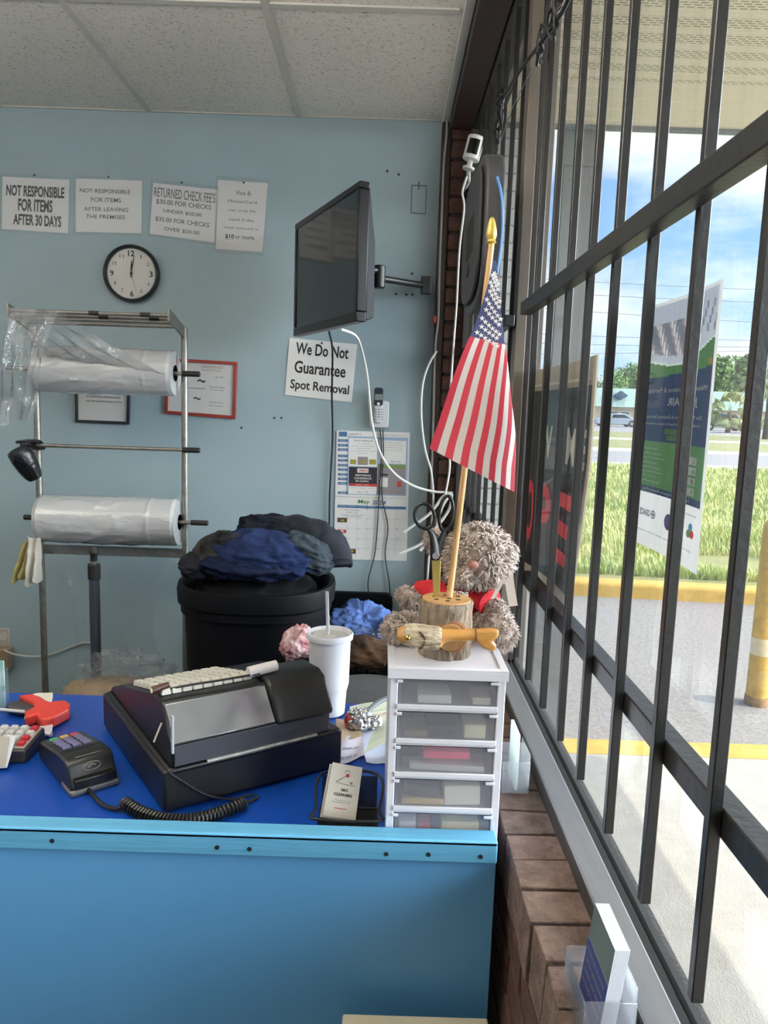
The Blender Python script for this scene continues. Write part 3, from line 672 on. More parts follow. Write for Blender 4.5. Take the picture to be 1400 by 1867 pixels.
# black signboard: a bowed plastic sheet with red and white letters
ob = [P(990, 698, X=.379), P(1086, 670, X=.379)]
YO0, YO1, ZO0, ZO1 = 1.978, 1.385, 1.708, 1.172
def obf(u, v, h=0.0):        # u from far to near, v downwards
    x = .3795+.012*math.sin(PI*u)+.070*u*max(0, v-.45)**1.5
    return (x-h, YO0+(YO1-YO0)*u+.20*u*(max(0, v-.35)/.65)**1.6, ZO0+(ZO1-ZO0)*v)
bs = thing('sign_board', 'black plastic sign with red letters and a beige edge, bowed outside the window', 'sign', (.385, 1.6, ZO1))
M_blk = mat('black sign plastic', (24, 28, 34), .35); M_bei = mat('beige sign edge', (206, 190, 168), .6)
bm = MB(); bm.sheet(24, 30, lambda u, v: obf(u, v), .003, lambda i, j: 1 if (j < 3 or j > 27 or i > 22) else 0); bm.build('panel', [M_blk, M_bei], bs)
lt = MB()
def olt(st, u0, u1, v0, v1, mi): lt.text(st, lambda a, b, c: obf(u0+(u1-u0)*a, v1+(v0-v1)*b, .0035), mi, bold=.03)
for st, u0, u1 in (('O', .02, .15), ('P', .185, .44), ('E', .50, .80)): olt(st, u0, u1, .515, .82, 0)
for st, u0, u1 in (("W", .20, .38), ("M", .62, .77), ('E', .81, .94)): olt(st, u0, u1, .255, .40, 1)
lt.add([obf(a, b, .0036) for a, b in ((0, .072), (.95, .072), (.95, .083), (0, .083))], [(0, 1, 2, 3)], 1)
lt.build('lettering', [mat('red sign letters', (236, 56, 72), .5), mat('cream sign letters', (236, 228, 210), .5)], bs, smooth=False)
# ================================================================== on the back wall
YW = YB-.0008
M_ink = mat('black ink', (26, 26, 28), .6); M_inkg = mat('grey ink', (84, 84, 88), .6)
M_sleeve = film('plastic sleeve', clear=.86, gloss=.9, rough=.12, bump=.25, bscale=45)
M_pin = mat('dark pin', (40, 34, 34), .4)
M_sheet = mat('printed sheet', (230, 230, 228), .6, noise=.02, nscale=10, bump=.10, bscale=30)
def crop(sx, sy, k): return lambda x, y: (sx+x/k, sy+y/k)
C1 = crop(0, 280, 2.8)
def wall_sign(name, label, corners, lines, C, pin, sleeve=True, thick=.0006):
    px = [C(*c) for c in corners]; q = PQ(px, YW); uv = PixUV(px); b = (q.c[2]+q.c[3])/2
    t = thing(name, label, 'sign', b)
    mb = MB(); mb.sheet(14, 12, lambda u, v: q.at(u, v, .0020+.0012*math.sin(7*u+3*v)*math.sin(5*v)), thick); mb.build('sheet', M_sheet, t)
    lm = MB()
    for st, x0, y0, x1, y1, bold, mi in lines:
        u0, v0 = uv(*C(x0, y0)); u1, v1 = uv(*C(x1, y1))
        lm.text(st, lambda a, b_, c: q.at(u0+(u1-u0)*a, v1+(v0-v1)*b_, .0020+.0012*math.sin(7*(u0+(u1-u0)*a)+3*(v1+(v0-v1)*b_))*math.sin(5*(v1+(v0-v1)*b_))+thick/2+.0006), mi, bold=bold)
    lm.build('lettering', [M_ink, M_inkg], t, smooth=False)
    if sleeve:
        sl = MB(); sl.grid(10, 10, lambda u, v: q.at(-.035+1.06*u, -.06+1.115*v, .0046+.0012*math.sin(7*u+3*v)*math.sin(5*v)+.0006*math.sin(23*u+9*v))); sl.build('sleeve', M_sleeve, t)
    u, v = uv(*C(*pin)); c0 = q.at(u, v, .0055); MB().ball(c0, (.004, .004, .004), 10, 8).build('pin', M_pin, t)
    return q, uv
wall_sign('wall_sign', 'paper sign in heavy condensed capitals about items left after 30 days', [(15,118),(355,135),(348,407),(10,385)],
  [('NOT RESPONSIBLE',35,158,330,229,.035,0),('FOR ITEMS',95,228,270,301,.035,0),('AFTER 30 DAYS',70,305,315,374,.035,0)], C1, (178,112))
wall_sign('wall_sign', 'paper sign in thin capitals about items after leaving the premises', [(388,128),(727,140),(722,407),(388,400)],
  [('NOT RESPONSIBLE',410,178,667,208,.008,1),('FOR ITEMS',467,224,620,252,.008,1),('AFTER LEAVING',430,272,658,301,.008,1),('THE PREMISES',440,311,642,339,.008,1)], C1, (557,120))
wall_sign('wall_sign', 'paper sign listing returned check fees, above the clock on its right', [(783,150),(1110,185),(1095,455),(765,410)],
  [("RETURNED CHECK FEE'S",790,170,1098,252,.004,1),('$30.00 FOR CHECKS',800,231,1076,288,.01,1),('UNDER $50.00',835,281,1028,322,.01,1),('$35.00 FOR CHECKS',795,320,1066,374,.01,1),('OVER $50.00',840,372,1015,412,.01,1)], C1, (930,150))
q4, uv4 = wall_sign('wall_sign', 'upright paper sign about minimum card payments, rightmost of the row of notices', [(1113,135),(1368,152),(1340,503),(1102,487)],
  [('Visa &',1205,188,1283,215,.0,1),('MasterCard',1167,234,1315,258,0,1),('can only be',1168,280,1310,306,0,1),('used if the',1172,327,1303,350,0,1),('total amount is',1143,368,1330,393,0,1),('$10',1153,410,1200,438,.025,0),('or more.',1208,420,1312,442,0,0),('_',1153,436,1200,440,.02,0)], C1, (1245,150), sleeve=True)
# clock
cc = P(238, 498, Y=3.22); R_ = .1175
ck = thing('wall_clock', 'round white wall clock with a thick black rim under the paper notices', 'clock', (cc.x, YW, cc.z-R_))
TX_ = Matrix.Translation((cc.x, YW, cc.z)) @ Matrix.Rotation(PI/2, 4, 'X')       # local z -> out of the wall (-Y)
MB(TX_).lathe((0, 0, 0), [(0, 0), (R_*.97, 0), (R_, .012), (R_*.985, .028), (R_*.93, .036), (R_*.875, .030), (R_*.86, .018)], 64).build('rim', mat('black clock rim', (20, 22, 28), .3), ck)
MB(TX_).lathe((0, 0, 0), [(R_*.862, .017), (0, .0172)], 48).build('dial', mat('white clock face', (222, 222, 218), .5), ck)
nm = MB(TX_)
for h in range(1, 13):
    a = PI/2-2*PI*h/12; big = h in (12, 3, 6, 9); rr = R_*(.69 if big else .68); s_ = .0145 if big else .0088
    wdt = s_*(1.15 if h >= 10 else .26 if h == 1 else .62); cx_, cy_ = rr*math.cos(a), rr*math.sin(a)
    nm.text(str(h), lambda u, v, c: (cx_+(u-.5)*1.6*wdt, cy_+(v-.5)*2*s_*.8, .0178), 0, bold=.02 if big else 0)
nm.build('numerals', [M_ink], ck, smooth=False)
def hand(name, ang, ln, wd_, z, m, tail=.015):
    a = math.radians(90-ang); d = (math.cos(a), math.sin(a)); n_ = (-d[1], d[0]); mb = MB(TX_)
    mb.prism([(-tail, -wd_*.6), (ln*.6, -wd_), (ln, -wd_*.25), (ln, wd_*.25), (ln*.6, wd_), (-tail, wd_*.6)], lambda x, y, h: (d[0]*x+n_[0]*y, d[1]*x+n_[1]*y, h), z, z+.001); mb.build(name, m, ck)
hand('hour_hand', 1, .052, .0028, .0195, M_ink); hand('minute_hand', 10, .074, .0022, .0212, M_ink); hand('second_hand', 163, .078, .0007, .0229, mat('grey hand', (120, 120, 124), .4), .022)
MB(TX_).lathe((0, 0, 0), [(.005, .0175), (.005, .025), (0, .0255)], 16).build('hub', M_ink, ck)
# framed documents
def framed(label, corners, fw_, fm, lines, dep=.014):
    q = PQ(corners, YW); t = thing('picture_frame', label, 'framed document', (q.c[2]+q.c[3])/2); W = (q.c[1]-q.c[0]).length; H = (q.c[3]-q.c[0]).length; a, b = fw_/W, fw_/H
    m = MB(); q.slab(m, 0, 1, 0, b, 0, dep); q.slab(m, 0, 1, 1-b, 1, 0, dep); q.slab(m, 0, a, b, 1-b, 0, dep); q.slab(m, 1-a, 1, b, 1-b, 0, dep); m.build('frame', fm, t, bevel=.002)
    m = MB(); q.slab(m, a, 1-a, b, 1-b, .002, .006); m.build('document', M_paper, t)
    l_ = MB()
    for st, u0, u1, v0, v1, mi in lines: q.txt(l_, st, u0, u1, v0, v1, .0066, mi)
    l_.build('lettering', [M_inkg, M_ink, mat('faded red ink', (150, 70, 66), .6)], t, smooth=False)
    g_ = MB(); q.slab(g_, a, 1-a, b, 1-b, .0082, .0095); g_.build('glass', film('picture glass', clear=.97, gloss=.9, rough=.02) if 'picture glass' not in MATS else MATS['picture glass'], t)
framed('black framed document half hidden behind the upper plastic roll', [(137, 636), (240, 640), (237, 774), (139, 770)], .012, mat('black frame', (22, 26, 36), .35),
  [('this establishment is licensed to operate', .2, .82, .62, .66, 0), ('under the rules of the county and state', .2, .85, .68, .72, 0)])
framed('red framed certificate behind the right post of the roll rack', [(304, 653), (433, 660), (430, 764), (301, 754)], .013, mat('red wood frame', (142, 48, 42), .4),
  [('CERTIFICATE OF STATUS', .5, .80, .10, .14, 2), ('Department of Revenue', .5, .78, .16, .19, 0), ('No. 4471', .70, .82, .27, .30, 0), ('Registered agent', .62, .84, .45, .48, 0), ('For the year', .62, .82, .50, .53, 0), ('Signature', .62, .82, .72, .75, 0), ('Secretary', .62, .82, .78, .81, 0), ('~', .45, .56, .34, .40, 1), ('~', .40, .50, .66, .71, 1), ('___________', .2, .56, .50, .51, 0)])
# spot removal sign
C2 = crop(480, 280, 2.9167)
wall_sign('wall_sign', 'white sign in large lettering about spot removal hanging under the television', [(140,980),(500,1015),(470,1323),(115,1283)],
  [('We Do Not',177,1003,452,1092,.02,0),('Guarantee',170,1098,438,1190,.02,0),('Spot Removal',147,1198,457,1292,.02,0)], C2, (312,1008), sleeve=False, thick=.0022)
# television on its swing arm
tl_, bl_, tr_ = P(541.5, 408.5, Y=3.1), P(530.7, 613.2, Y=3.1), P(656, 329, Y=2.488)
tl_.x = bl_.x = (tl_.x+bl_.x)/2; ztop, zbot = (tl_.z+tr_.z)/2, bl_.z
A_, B_ = Vector((tl_.x, 3.1, zbot)), Vector((tr_.x, 2.488, zbot)); du = (B_-A_).normalized(); nn = Vector((du.y, -du.x, 0)); Wt = (B_-A_).length; Ht = ztop-zbot
TT = Matrix(((du.x, nn.x, 0, A_.x), (du.y, nn.y, 0, A_.y), (0, 0, 1, zbot), (0, 0, 0, 1)))     # x along the screen, y towards the viewer side, z up
tv = thing('television', 'black flat television turned sideways on a wall arm above the spot removal sign', 'television', (A_+B_)/2)
M_tvb = mat('black tv plastic', (11, 11, 13), .3, spec=.3)
bz = .022; m = MB(TT)
m.bx(0, Wt, -.035, 0, 0, bz*1.5).bx(0, Wt, -.035, 0, Ht-bz, Ht).bx(0, bz, -.035, 0, bz*1.5, Ht-bz).bx(Wt-bz, Wt, -.035, 0, bz*1.5, Ht-bz); m.build('bezel', M_tvb, tv, bevel=.003)
MB(TT).bx(bz, Wt-bz, -.03, -.004, bz*1.5, Ht-bz).build('screen', mat('dark tv screen', (24, 27, 30), .10, spec=.5), tv)
m = MB(TT); m.add([(.002, -.0351, .004), (Wt-.002, -.0351, .004), (Wt-.002, -.0351, Ht-.004), (.002, -.0351, Ht-.004), (.06, -.075, .03), (Wt-.03, -.075, .02), (Wt-.06, -.085, Ht*.62), (.06, -.085, Ht*.62), (Wt-.05, -.06, Ht-.05), (.05, -.06, Ht-.05)],
   [(0,1,5,4),(4,5,6,7),(7,6,8,9),(9,8,2,3),(0,4,7,9,3),(1,2,8,6,5),(3,2,1,0)]); m.build('back_cover', mat('matt black plastic', (30, 32, 40), .6, spec=.2), tv, bevel=.004)
vb = MB(TT); 
for k in range(12): vb.bx(Wt*.3+k*.02, Wt*.3+k*.02+.01, -.0895, -.083, Ht*.38, Ht*.58)
vb.build('vent', M_rubber, tv)
el = P(691, 505, Y=2.97); back = TT @ Vector((Wt*.5, -.085, Ht*.5)); wp = P(776, 521, Y=3.19)
arm = thing('tv_wall_arm', 'black swing arm bracket joining the television to the brown corner trim', 'wall bracket', (wp.x, 3.19, wp.z-.04))
M_arm = mat('black bracket steel', (24, 24, 26), .4)
bk_in = TT @ Vector((Wt*.5, -.086, Ht*.5))
MB().cyl(bk_in, bk_in+(el-bk_in)*.06, .05, n=4).build('mount_plate', M_arm, arm)
MB().tube([bk_in, Vector((el.x, el.y, el.z+.025))], .013, 10).build('inner_arm', M_arm, arm)
MB().cyl((el.x, el.y, el.z-.042), (el.x, el.y, el.z+.042), .024, n=20).build('elbow_joint', M_arm, arm, bevel=.004)
MB().tube([Vector((el.x, el.y, el.z-.005)), Vector((wp.x, wp.y, wp.z))], .013, 10).build('outer_arm', M_arm, arm)
MB().bx(wp.x-.02, wp.x+.022, 3.165, 3.2, wp.z-.035, wp.z+.035).build('wall_plate', M_arm, arm, bevel=.003)
# cordless telephone
ph = P(693, 745, Y=3.21); t = thing('cordless_phone', 'white cordless telephone hanging in its wall cradle above the calendar', 'telephone', (P(691, 780, Y=3.23).x, 3.249, P(691, 780, Y=3.23).z))
M_pw = mat('white phone plastic', (200, 202, 206), .4)
def rr2(x0, x1, z0, z1, r, n=5):
    o_ = []
    for cx_, cz_, a0 in ((x1-r, z1-r, 0), (x0+r, z1-r, 90), (x0+r, z0+r, 180), (x1-r, z0+r, 270)):
        for k in range(n+1):
            a = math.radians(a0+90*k/n); o_.append((cx_+r*math.cos(a), cz_+r*math.sin(a)))
    return o_
TC = crop(640, 690, 14)
def pw(x, y, Y=3.22): return P(*TC(x, y), Y=Y)
a, b = pw(460, 1250), pw(975, 580)
MB().prism(rr2(a.x, b.x, a.z, b.z, .012), lambda x, y, h: (x, 3.2485-h, y), 0, .032).build('cradle', M_pw, t, bevel=.004)
a, b = pw(578, 1140, 3.205), pw(826, 235, 3.205)
hs = MB().prism(rr2(a.x, b.x, a.z, b.z, .014), lambda x, y, h: (x, 3.2485-h, y), .034, .054).build('handset', M_pw, t, bevel=.005)
a2, b2 = pw(580, 660, 3.2), pw(824, 238, 3.2); MB().prism(rr2(a2.x, b2.x, a2.z-.006, b2.z, .011), lambda x, y, h: (x, 3.2485-h, y), .0535, .0565).build('earpiece_panel', mat('dark slate plastic', (40, 48, 60), .35), hs)
a3, b3 = pw(608, 548, 3.2), pw(806, 405, 3.2); MB().bx(a3.x, b3.x, 3.2485-.058, 3.2485-.0564, a3.z, b3.z).build('display', mat('grey lcd', (128, 134, 132), .2), hs)
kp = MB(); c_ = pw(700, 650, 3.2); kp.cyl((c_.x, 3.2485-.0564, c_.z), (c_.x, 3.2485-.060, c_.z), .0068, n=20); kp.build('centre_button', M_pw, hs)
for r_ in range(5):
    for q_ in range(3):
        if r_ == 4 and q_ == 1: continue
        c_ = pw([630, 705, 790][q_], [790, 855, 918, 985, 1042][r_], 3.2); MB().bx(c_.x-.0036, c_.x+.0036, 3.2485-.0560, 3.2485-.0538, c_.z-.0018, c_.z+.0018).build('keypad_key', mat('grey phone key', (92, 96, 104), .5), hs)
# calendar
CC = crop(600, 780, 7.18); cpx = [CC(100, 35), CC(1058, 62), CC(1015, 1742), CC(60, 1712)]
q = PQ(cpx, YW); uv = PixUV(cpx); cal = thing('wall_calendar', 'May 2024 wall calendar with advertising panels hanging under the telephone', 'calendar', (q.c[2]+q.c[3])/2)
vm = .507
m = MB(); m.sheet(8, 8, lambda u, v: q.at(u, v*vm, .0035+.0015*math.sin(3*u)), .0012); m.build('picture_page', M_paper, cal)
m = MB(); m.sheet(8, 8, lambda u, v: q.at(u, vm+.003+v*(1-vm-.003), .0035+.0022*math.sin(2.5*u+1)*v), .0012); m.build('month_page', M_paper, cal)
hz = .0064
cm = [mat('calendar blue', (62, 104, 150), .6), mat('calendar pale blue', (150, 172, 200), .6), mat('calendar black', (38, 40, 48), .5), mat('calendar red', (186, 62, 50), .6), mat('calendar grey', (136, 132, 138), .6), mat('calendar green', (112, 138, 84), .6), mat('calendar olive', (150, 142, 56), .6), M_paper, mat('calendar month green', (68, 130, 62), .6), mat('calendar navy', (66, 84, 132), .6), M_inkg, mat('calendar brown', (74, 56, 52), .6)]
m = MB()
def cb(x0, y0, x1, y1, mi, h=hz): 
    u0, v0 = uv(*CC(x0, y0)); u1, v1 = uv(*CC(x1, y0)); u2, v2 = uv(*CC(x1, y1)); u3, v3 = uv(*CC(x0, y1))
    m.add([q.at(a, b, h) for a, b in ((u0, v0), (u0+(x1-x0)/955, v0), (u0+(x1-x0)/955, v0+(y1-y0)/1680), (u0, v0+(y1-y0)/1680))], [(0, 1, 2, 3)], mi)
def ct(st, x0, y0, x1, y1, mi, h=hz+.0008, **k):
    u0, v0 = uv(*CC(x0, y0)); du_, dv_ = (x1-x0)/955, (y1-y0)/1680
    m.text(st, lambda a, b, c: q.at(u0+du_*a, v0+dv_*(1-b), h), mi, **k)
cb(250, 105, 1030, 860, 1); cb(262, 130, 630, 490, 7, hz+.0002); cb(262, 500, 630, 715, 2, hz+.0002); cb(262, 715, 630, 748, 3, hz+.0003); cb(255, 750, 620, 850, 7, hz+.0002)
cb(660, 160, 1008, 455, 7, hz+.0002); cb(640, 465, 1000, 855, 4, hz+.0002); cb(640, 465, 1000, 520, 5, hz+.0003); cb(370, 520, 515, 575, 7, hz+.0004)
cb(375, 370, 510, 475, 4, hz+.0003); cb(400, 415, 490, 450, 6, hz+.0004); cb(275, 405, 355, 465, 6, hz+.0003); cb(525, 405, 615, 470, 6, hz+.0003)
cb(660, 640, 770, 760, 7, hz+.0003); cb(890, 690, 945, 760, 3, hz+.0003); cb(670, 590, 770, 615, 2, hz+.0003)
cb(135, 48, 235, 110, 0)
for k, yy in enumerate((145, 205, 262, 342, 400, 462, 520, 582, 640, 698, 820)): cb(118, yy, 245, yy+32, 0); ct(['January', 'February', 'March', 'April', 'May', 'June', 'July', 'August', 'September', 'October', 'December'][k], 145, yy+8, 222, yy+24, 7)
ct('CLEANERS SUPPLY CO', 250, 70, 420, 86, 10); ct('your trusted supply partner', 600, 82, 1000, 98, 10)
ct('Pardon Stubborn Ink', 330, 150, 575, 172, 11); ct('removes stains quickly', 370, 195, 535, 208, 10); ct('pre-spot, wash and finish fabric', 300, 225, 600, 238, 10); ct('lifts oils and dyes', 360, 258, 540, 270, 10); ct('restores colour and body to garments', 285, 288, 605, 300, 10); ct('ask for samples', 380, 318, 515, 332, 10)
ct('CIRRUS', 382, 532, 505, 564, 3, hz+.0012, bold=.02); ct('RESTORING', 345, 596, 545, 620, 7, bold=.015); ct('CONFIDENCE', 330, 634, 555, 660, 7, bold=.015); ct('IN CLEAN', 350, 672, 515, 696, 7, bold=.015); ct('cleaner results', 355, 725, 520, 738, 7)
ct('solvents    detergents    spotters', 285, 765, 590, 780, 10); ct('call us', 370, 815, 430, 835, 10); ct('order', 470, 815, 510, 835, 10)
for k in range(4): ct(['Professional cleaning chemicals', 'for laundry and dry cleaning', 'packaging and hangers', 'see our web shop'][k], 730, 182+32*k, 965, 196+32*k, 10)
ct('Better results', 810, 420, 930, 440, 2)
cb(110, 995, 1005, 1030, 0); ct('May', 385, 925, 530, 990, 8, bold=.004); ct('2024', 570, 935, 745, 990, 9, bold=.004)
for k, dname in enumerate(('Sunday', 'Monday', 'Tuesday', 'Wednesday', 'Thursday', 'Friday', 'Saturday')): ct(dname, 125+127*k, 1006, 225+127*k, 1020, 7)
ct('Plan your spring clean', 190, 1055, 410, 1070, 10); ct('order now', 230, 1085, 370, 1098, 10); ct('free delivery over one hundred dollars', 145, 1115, 450, 1130, 10); ct('while stocks last', 180, 1138, 420, 1150, 10)
for k in range(1, 7): cb(110+127*k, 1032, 112+127*k, 1690, 1)
for k in range(1, 5): cb(110, 1030+132*k, 1000, 1032+132*k, 1)
for d in range(1, 32):
    c_ = (d+2) % 7; r_ = (d+2)//7
    ct(str(d), 118+127*c_, 1040+132*r_+6*0, 118+127*c_+(18 if d > 9 else 10), 1056+132*r_, 10)
cb(112, 1165, 235, 1222, 11, hz+.0003); cb(150, 1185, 200, 1212, 6, hz+.0005); cb(225, 1575, 350, 1640, 11, hz+.0003); cb(260, 1590, 320, 1620, 6, hz+.0005); cb(112, 1320, 225, 1365, 3, hz+.0003); cb(145, 1332, 190, 1352, 7, hz+.0005)
m.build('print', cm, cal, smooth=False)
# cables on the wall
M_cw = mat('white cable', (214, 216, 214), .5); M_cb = mat('black cord', (24, 25, 28), .5)
def cable(label, pts, r, m_, name='cable', group=None, n=8):
    o_ = MB().tube(cr(pts, n), r, 7).build(name, m_); tag(o_, label, 'cable', group); recentre(o_); return o_
tb = TT @ Vector((Wt*.42, -.05, .0)); tb2 = TT @ Vector((Wt*.6, -.05, .0))
cable('black power cord dropping from the television behind the bin of clothes', [tb, P(606, 640, Y=3.05), P(605, 720, Y=3.2), P(606, 800, Y=3.235), P(601, 900, Y=3.235), P(600, 1000, Y=3.235), P(598, 1070, Y=3.235)], .004, M_cb)
cable('white coaxial cable looping from the television down to the brick pier', [tb2, P(648, 612, Y=2.95), P(660, 640, Y=3.05), P(670, 690, Y=3.10), P(678, 770, Y=3.10), P(693, 825, Y=3.10), P(718, 862, Y=3.10), P(752, 885, Y=3.12), P(790, 896, Y=3.14), P(826, 898, Y=3.145)], .0052, M_cw, 'coaxial_cable')
for k, (x0, x1, x2, x3) in enumerate(((693, 696, 683, 671), (698, 699, 702, 709))):
    cable(['left thin black cord hanging from the telephone across the calendar', 'right thin black cord hanging from the telephone across the calendar'][k], [P(x0, 783, Y=3.235), P(x1, 830, Y=3.236), P(x0-2, 900, Y=3.236), P(x2+5, 960, Y=3.236), P(x2, 1010, Y=3.236), P(x3, 1060, Y=3.236), P(x3+3, 1092, Y=3.236)], .0024, M_cb, 'cable', 'telephone cords')
cable('white cable bowed out from the dark corner trim beside the brick pier', [P(796, 640, Y=3.16), P(780, 668, Y=3.15), P(770, 705, Y=3.14), P(768, 760, Y=3.14), P(775, 820, Y=3.14), P(786, 860, Y=3.14), P(790, 915, Y=3.15), P(784, 985, Y=3.15), P(779, 1060, Y=3.15)], .0048, M_cw)
cable('white cable hanging down in front of the brick pier from the camera', [P(851, 322, Y=2.95), P(843, 350, Y=2.95), P(846, 380, Y=2.95), P(838, 450, Y=2.95), P(834, 520, Y=2.95), P(832, 560, Y=2.95), P(826, 640, Y=2.95), P(822, 700, Y=2.95), P(815, 790, Y=2.97), P(820, 850, Y=2.98), P(810, 910, Y=2.98)], .0042, M_cw)
cable('grey conduit wire running down the dark corner trim', [P(812, 190, Y=3.16), P(815, 230, Y=3.185), P(809, 300, Y=3.185), P(805, 400, Y=3.185), P(801, 500, Y=3.185), P(799, 580, Y=3.185), P(793, 640, Y=3.185), P(790, 760, Y=3.185), P(786, 900, Y=3.185)], .005, mat('grey conduit', (142, 138, 134), .5), 'conduit_wire')
for k, pts in enumerate(([(824, 899), (808, 905), (785, 935), (755, 957), (736, 970)], [(824, 900), (818, 930), (790, 968), (765, 993), (728, 1009)], [(800, 960), (780, 985), (766, 1004)], [(822, 898), (806, 925), (797, 955), (795, 985)])):
    cable(['short white cable end, uppermost of the loose ends over the calendar', 'longest loose white cable end with a dark tip beside the calendar', 'stubby loose white cable end behind the scissors', 'white cable dropping behind the scissor handles'][k], [P(x, y, Y=3.13) for x, y in pts], .0062, M_cw, 'cable_end', 'loose white cable ends', 6)
red = P(792, 583, Y=3.18); tag(recentre(MB().bx(red.x-.006, red.x+.006, 3.17, 3.19, red.z-.014, red.z+.014).build('cable_clip', mat('red clip', (170, 40, 36), .4), bevel=.003)), 'small red clip on the wire along the corner trim', 'clip')
# faint bracket and old screw holes
br0 = PQ([(750, 337), (778, 338), (776, 391), (749, 389)], YW); m = MB()
br0.slab(m, 0, 1, 0, .035, 0, .002); br0.slab(m, 0, 1, .965, 1, 0, .002); br0.slab(m, 0, .05, .035, .965, 0, .002); br0.slab(m, .95, 1, .035, .965, 0, .002); br0.slab(m, .44, .52, -.12, .16, 0, .003)
tag(recentre(m.build('wire_bracket', mat('dull bracket wire', (84, 100, 108), .5))), 'thin empty wire bracket screwed high on the blue wall beside the corner', 'bracket')
sh = MB()
for x, y in ((751, 499), (722, 536), (741, 537), (752, 537), (706, 312), (727, 318), (500, 762), (513, 762), (440, 780)): c_ = P(x, y, Y=YB-.0004); sh.cyl((c_.x, YB+.002, c_.z), (c_.x, YB-.0012, c_.z), .0052, n=10)
struct(sh.build('wall_screw_holes', mat('dark hole', (52, 64, 70), .9)))
# wall outlet at the left edge with its adapter
oc = P(4, 1172, Y=YW); t = thing('wall_outlet', 'pale wall outlet with a plugged-in brown adapter at the left edge', 'outlet', (oc.x, YW, oc.z-.08))
a, b = P(-20, 1188, Y=YW), P(18, 1145, Y=YW); MB().bx(a.x, b.x, YW-.008, YW, a.z, b.z).build('cover_plate', mat('aged outlet plate', (176, 168, 156), .5), t, bevel=.003)
c_ = P(5, 1160, Y=YW-.01); MB().cyl((c_.x, YW-.008, c_.z), (c_.x, YW-.012, c_.z), .018, n=20).build('socket', mat('outlet socket', (200, 196, 186), .4), t)
a, b = P(-20, 1217, Y=YW-.03), P(19, 1180, Y=YW-.03); MB().bx(a.x, b.x, YW-.06, YW-.009, a.z, b.z).build('adapter', mat('tan adapter', (132, 116, 92), .6), t, bevel=.006)
cable('white lamp wire running from the outlet along the wall', [P(8, 1186, Y=3.17), P(30, 1194, Y=3.19), P(70, 1197, Y=3.22), P(105, 1189, Y=3.235), P(150, 1172, Y=3.235), P(175, 1177, Y=3.235), P(190, 1200, Y=3.235)], .004, mat('grey white wire', (186, 186, 178), .5), 'lamp_wire')
# ================================================================== garment bag rack
M_gal = mat('galvanised tube', (142, 140, 134), .38, metal=.75, noise=.18, nscale=40, bump=.08, bscale=60)
M_rub = mat('black rubber cap', (18, 18, 20), .6)
YR = 2.90
lp0, lp1 = P(66, 655, Y=YR), P(81, 1251, Y=YR); rp = P(336, 598, Y=YR)
XLp, XRp = (lp0.x+lp1.x)/2, rp.x; zr = rp.z
rk = thing('bag_rack', 'galvanised tube rack holding two rolls of clear garment bags by the blue wall', 'rack', ((XLp+XRp)/2, YR, 0))
for x in (XLp, XRp):
    MB().cyl((x, YR, .012), (x, YR, zr), .0125, n=18).build('post', M_gal, rk)
    MB().cyl((x, YR, 0), (x, YR, .014), .022, n=18).build('foot', M_rub, rk)
# top bracket: arms slope up towards the room and carry four rods
ta = P(309, 570, Y=2.715); tl2 = P(17, 566, Y=2.715)
for x, xe in ((XLp, tl2.x), (XRp, ta.x)):
    z0_, z1_ = zr-.012, ta.z
    MB().add([(x-.004, YR+.012, z0_-.03), (x+.004, YR+.012, z0_-.03), (x+.004, YR+.012, z0_+.012), (x-.004, YR+.012, z0_+.012), (xe-.004, 2.70, z1_-.03), (xe+.004, 2.70, z1_-.03), (xe+.004, 2.70, z1_+.014), (xe-.004, 2.70, z1_+.014)], [(0,3,2,1),(4,5,6,7),(0,1,5,4),(1,2,6,5),(2,3,7,6),(3,0,4,7)]).build('bracket_arm', M_gal, rk, bevel=.001)
for k, yy in enumerate((2.712, 2.75, 2.79, 2.835)):
    f_ = (yy-2.70)/(YR+.012-2.70); zz = ta.z+(zr-.012-ta.z)*f_-.008; xa = tl2.x+(XLp-tl2.x)*f_; xb = ta.x+(XRp-ta.x)*f_
    MB().cyl((xa-.004, yy, zz), (xb+.004, yy, zz), .0065, n=12).build('rod', M_gal, rk)
    if k < 2:
        for fx in (.17, .5, .82): MB().cyl((xa+(xb-xa)*fx+.02*k, yy, zz), (xa+(xb-xa)*fx+.02*k+.035, yy, zz), .0078, n=12).build('rod_sleeve', M_rub, rk)
z3 = P(336, 1008, Y=YR).z
MB().bx(XLp, XRp, YR-.006, YR+.006, z3-.02, z3+.016).build('cross_bar', M_gal, rk, bevel=.001)
def axle(zl, zrt, x0, x1, nm_, capl, capr):
    s_ = MB().cyl((x0, YR-.02, zl), (x1, YR-.02, zrt), .0075, n=14).build(nm_, M_gal, rk)
    if capl: MB().cyl((x0-.005, YR-.02, zl), (x0+.062, YR-.02, zl), .0105, n=14).build('grip', M_rub, s_, bevel=.003)
    if capr: MB().cyl((x1-.062, YR-.02, zrt), (x1+.005, YR-.02, zrt), .0105, n=14).build('grip', M_rub, s_, bevel=.003)
zA, zA2 = P(200, 678, Y=YR-.02).z, P(355, 682, Y=YR-.02).z
axle(zA2, zA2, XLp-.10, P(362, 682, Y=YR-.02).x, 'axle', False, True)
zB_ = P(200, 815, Y=YR-.02).z; zB2 = P(355, 821, Y=YR-.02).z; axle(zB2, zB2, P(40, 809, Y=YR-.02).x, P(362, 821, Y=YR-.02).x, 'axle', True, True)
zC = P(355, 953, Y=YR-.02).z; axle(zC, zC, P(46, 941, Y=YR-.02).x, P(377, 953, Y=YR-.02).x, 'axle', True, True)
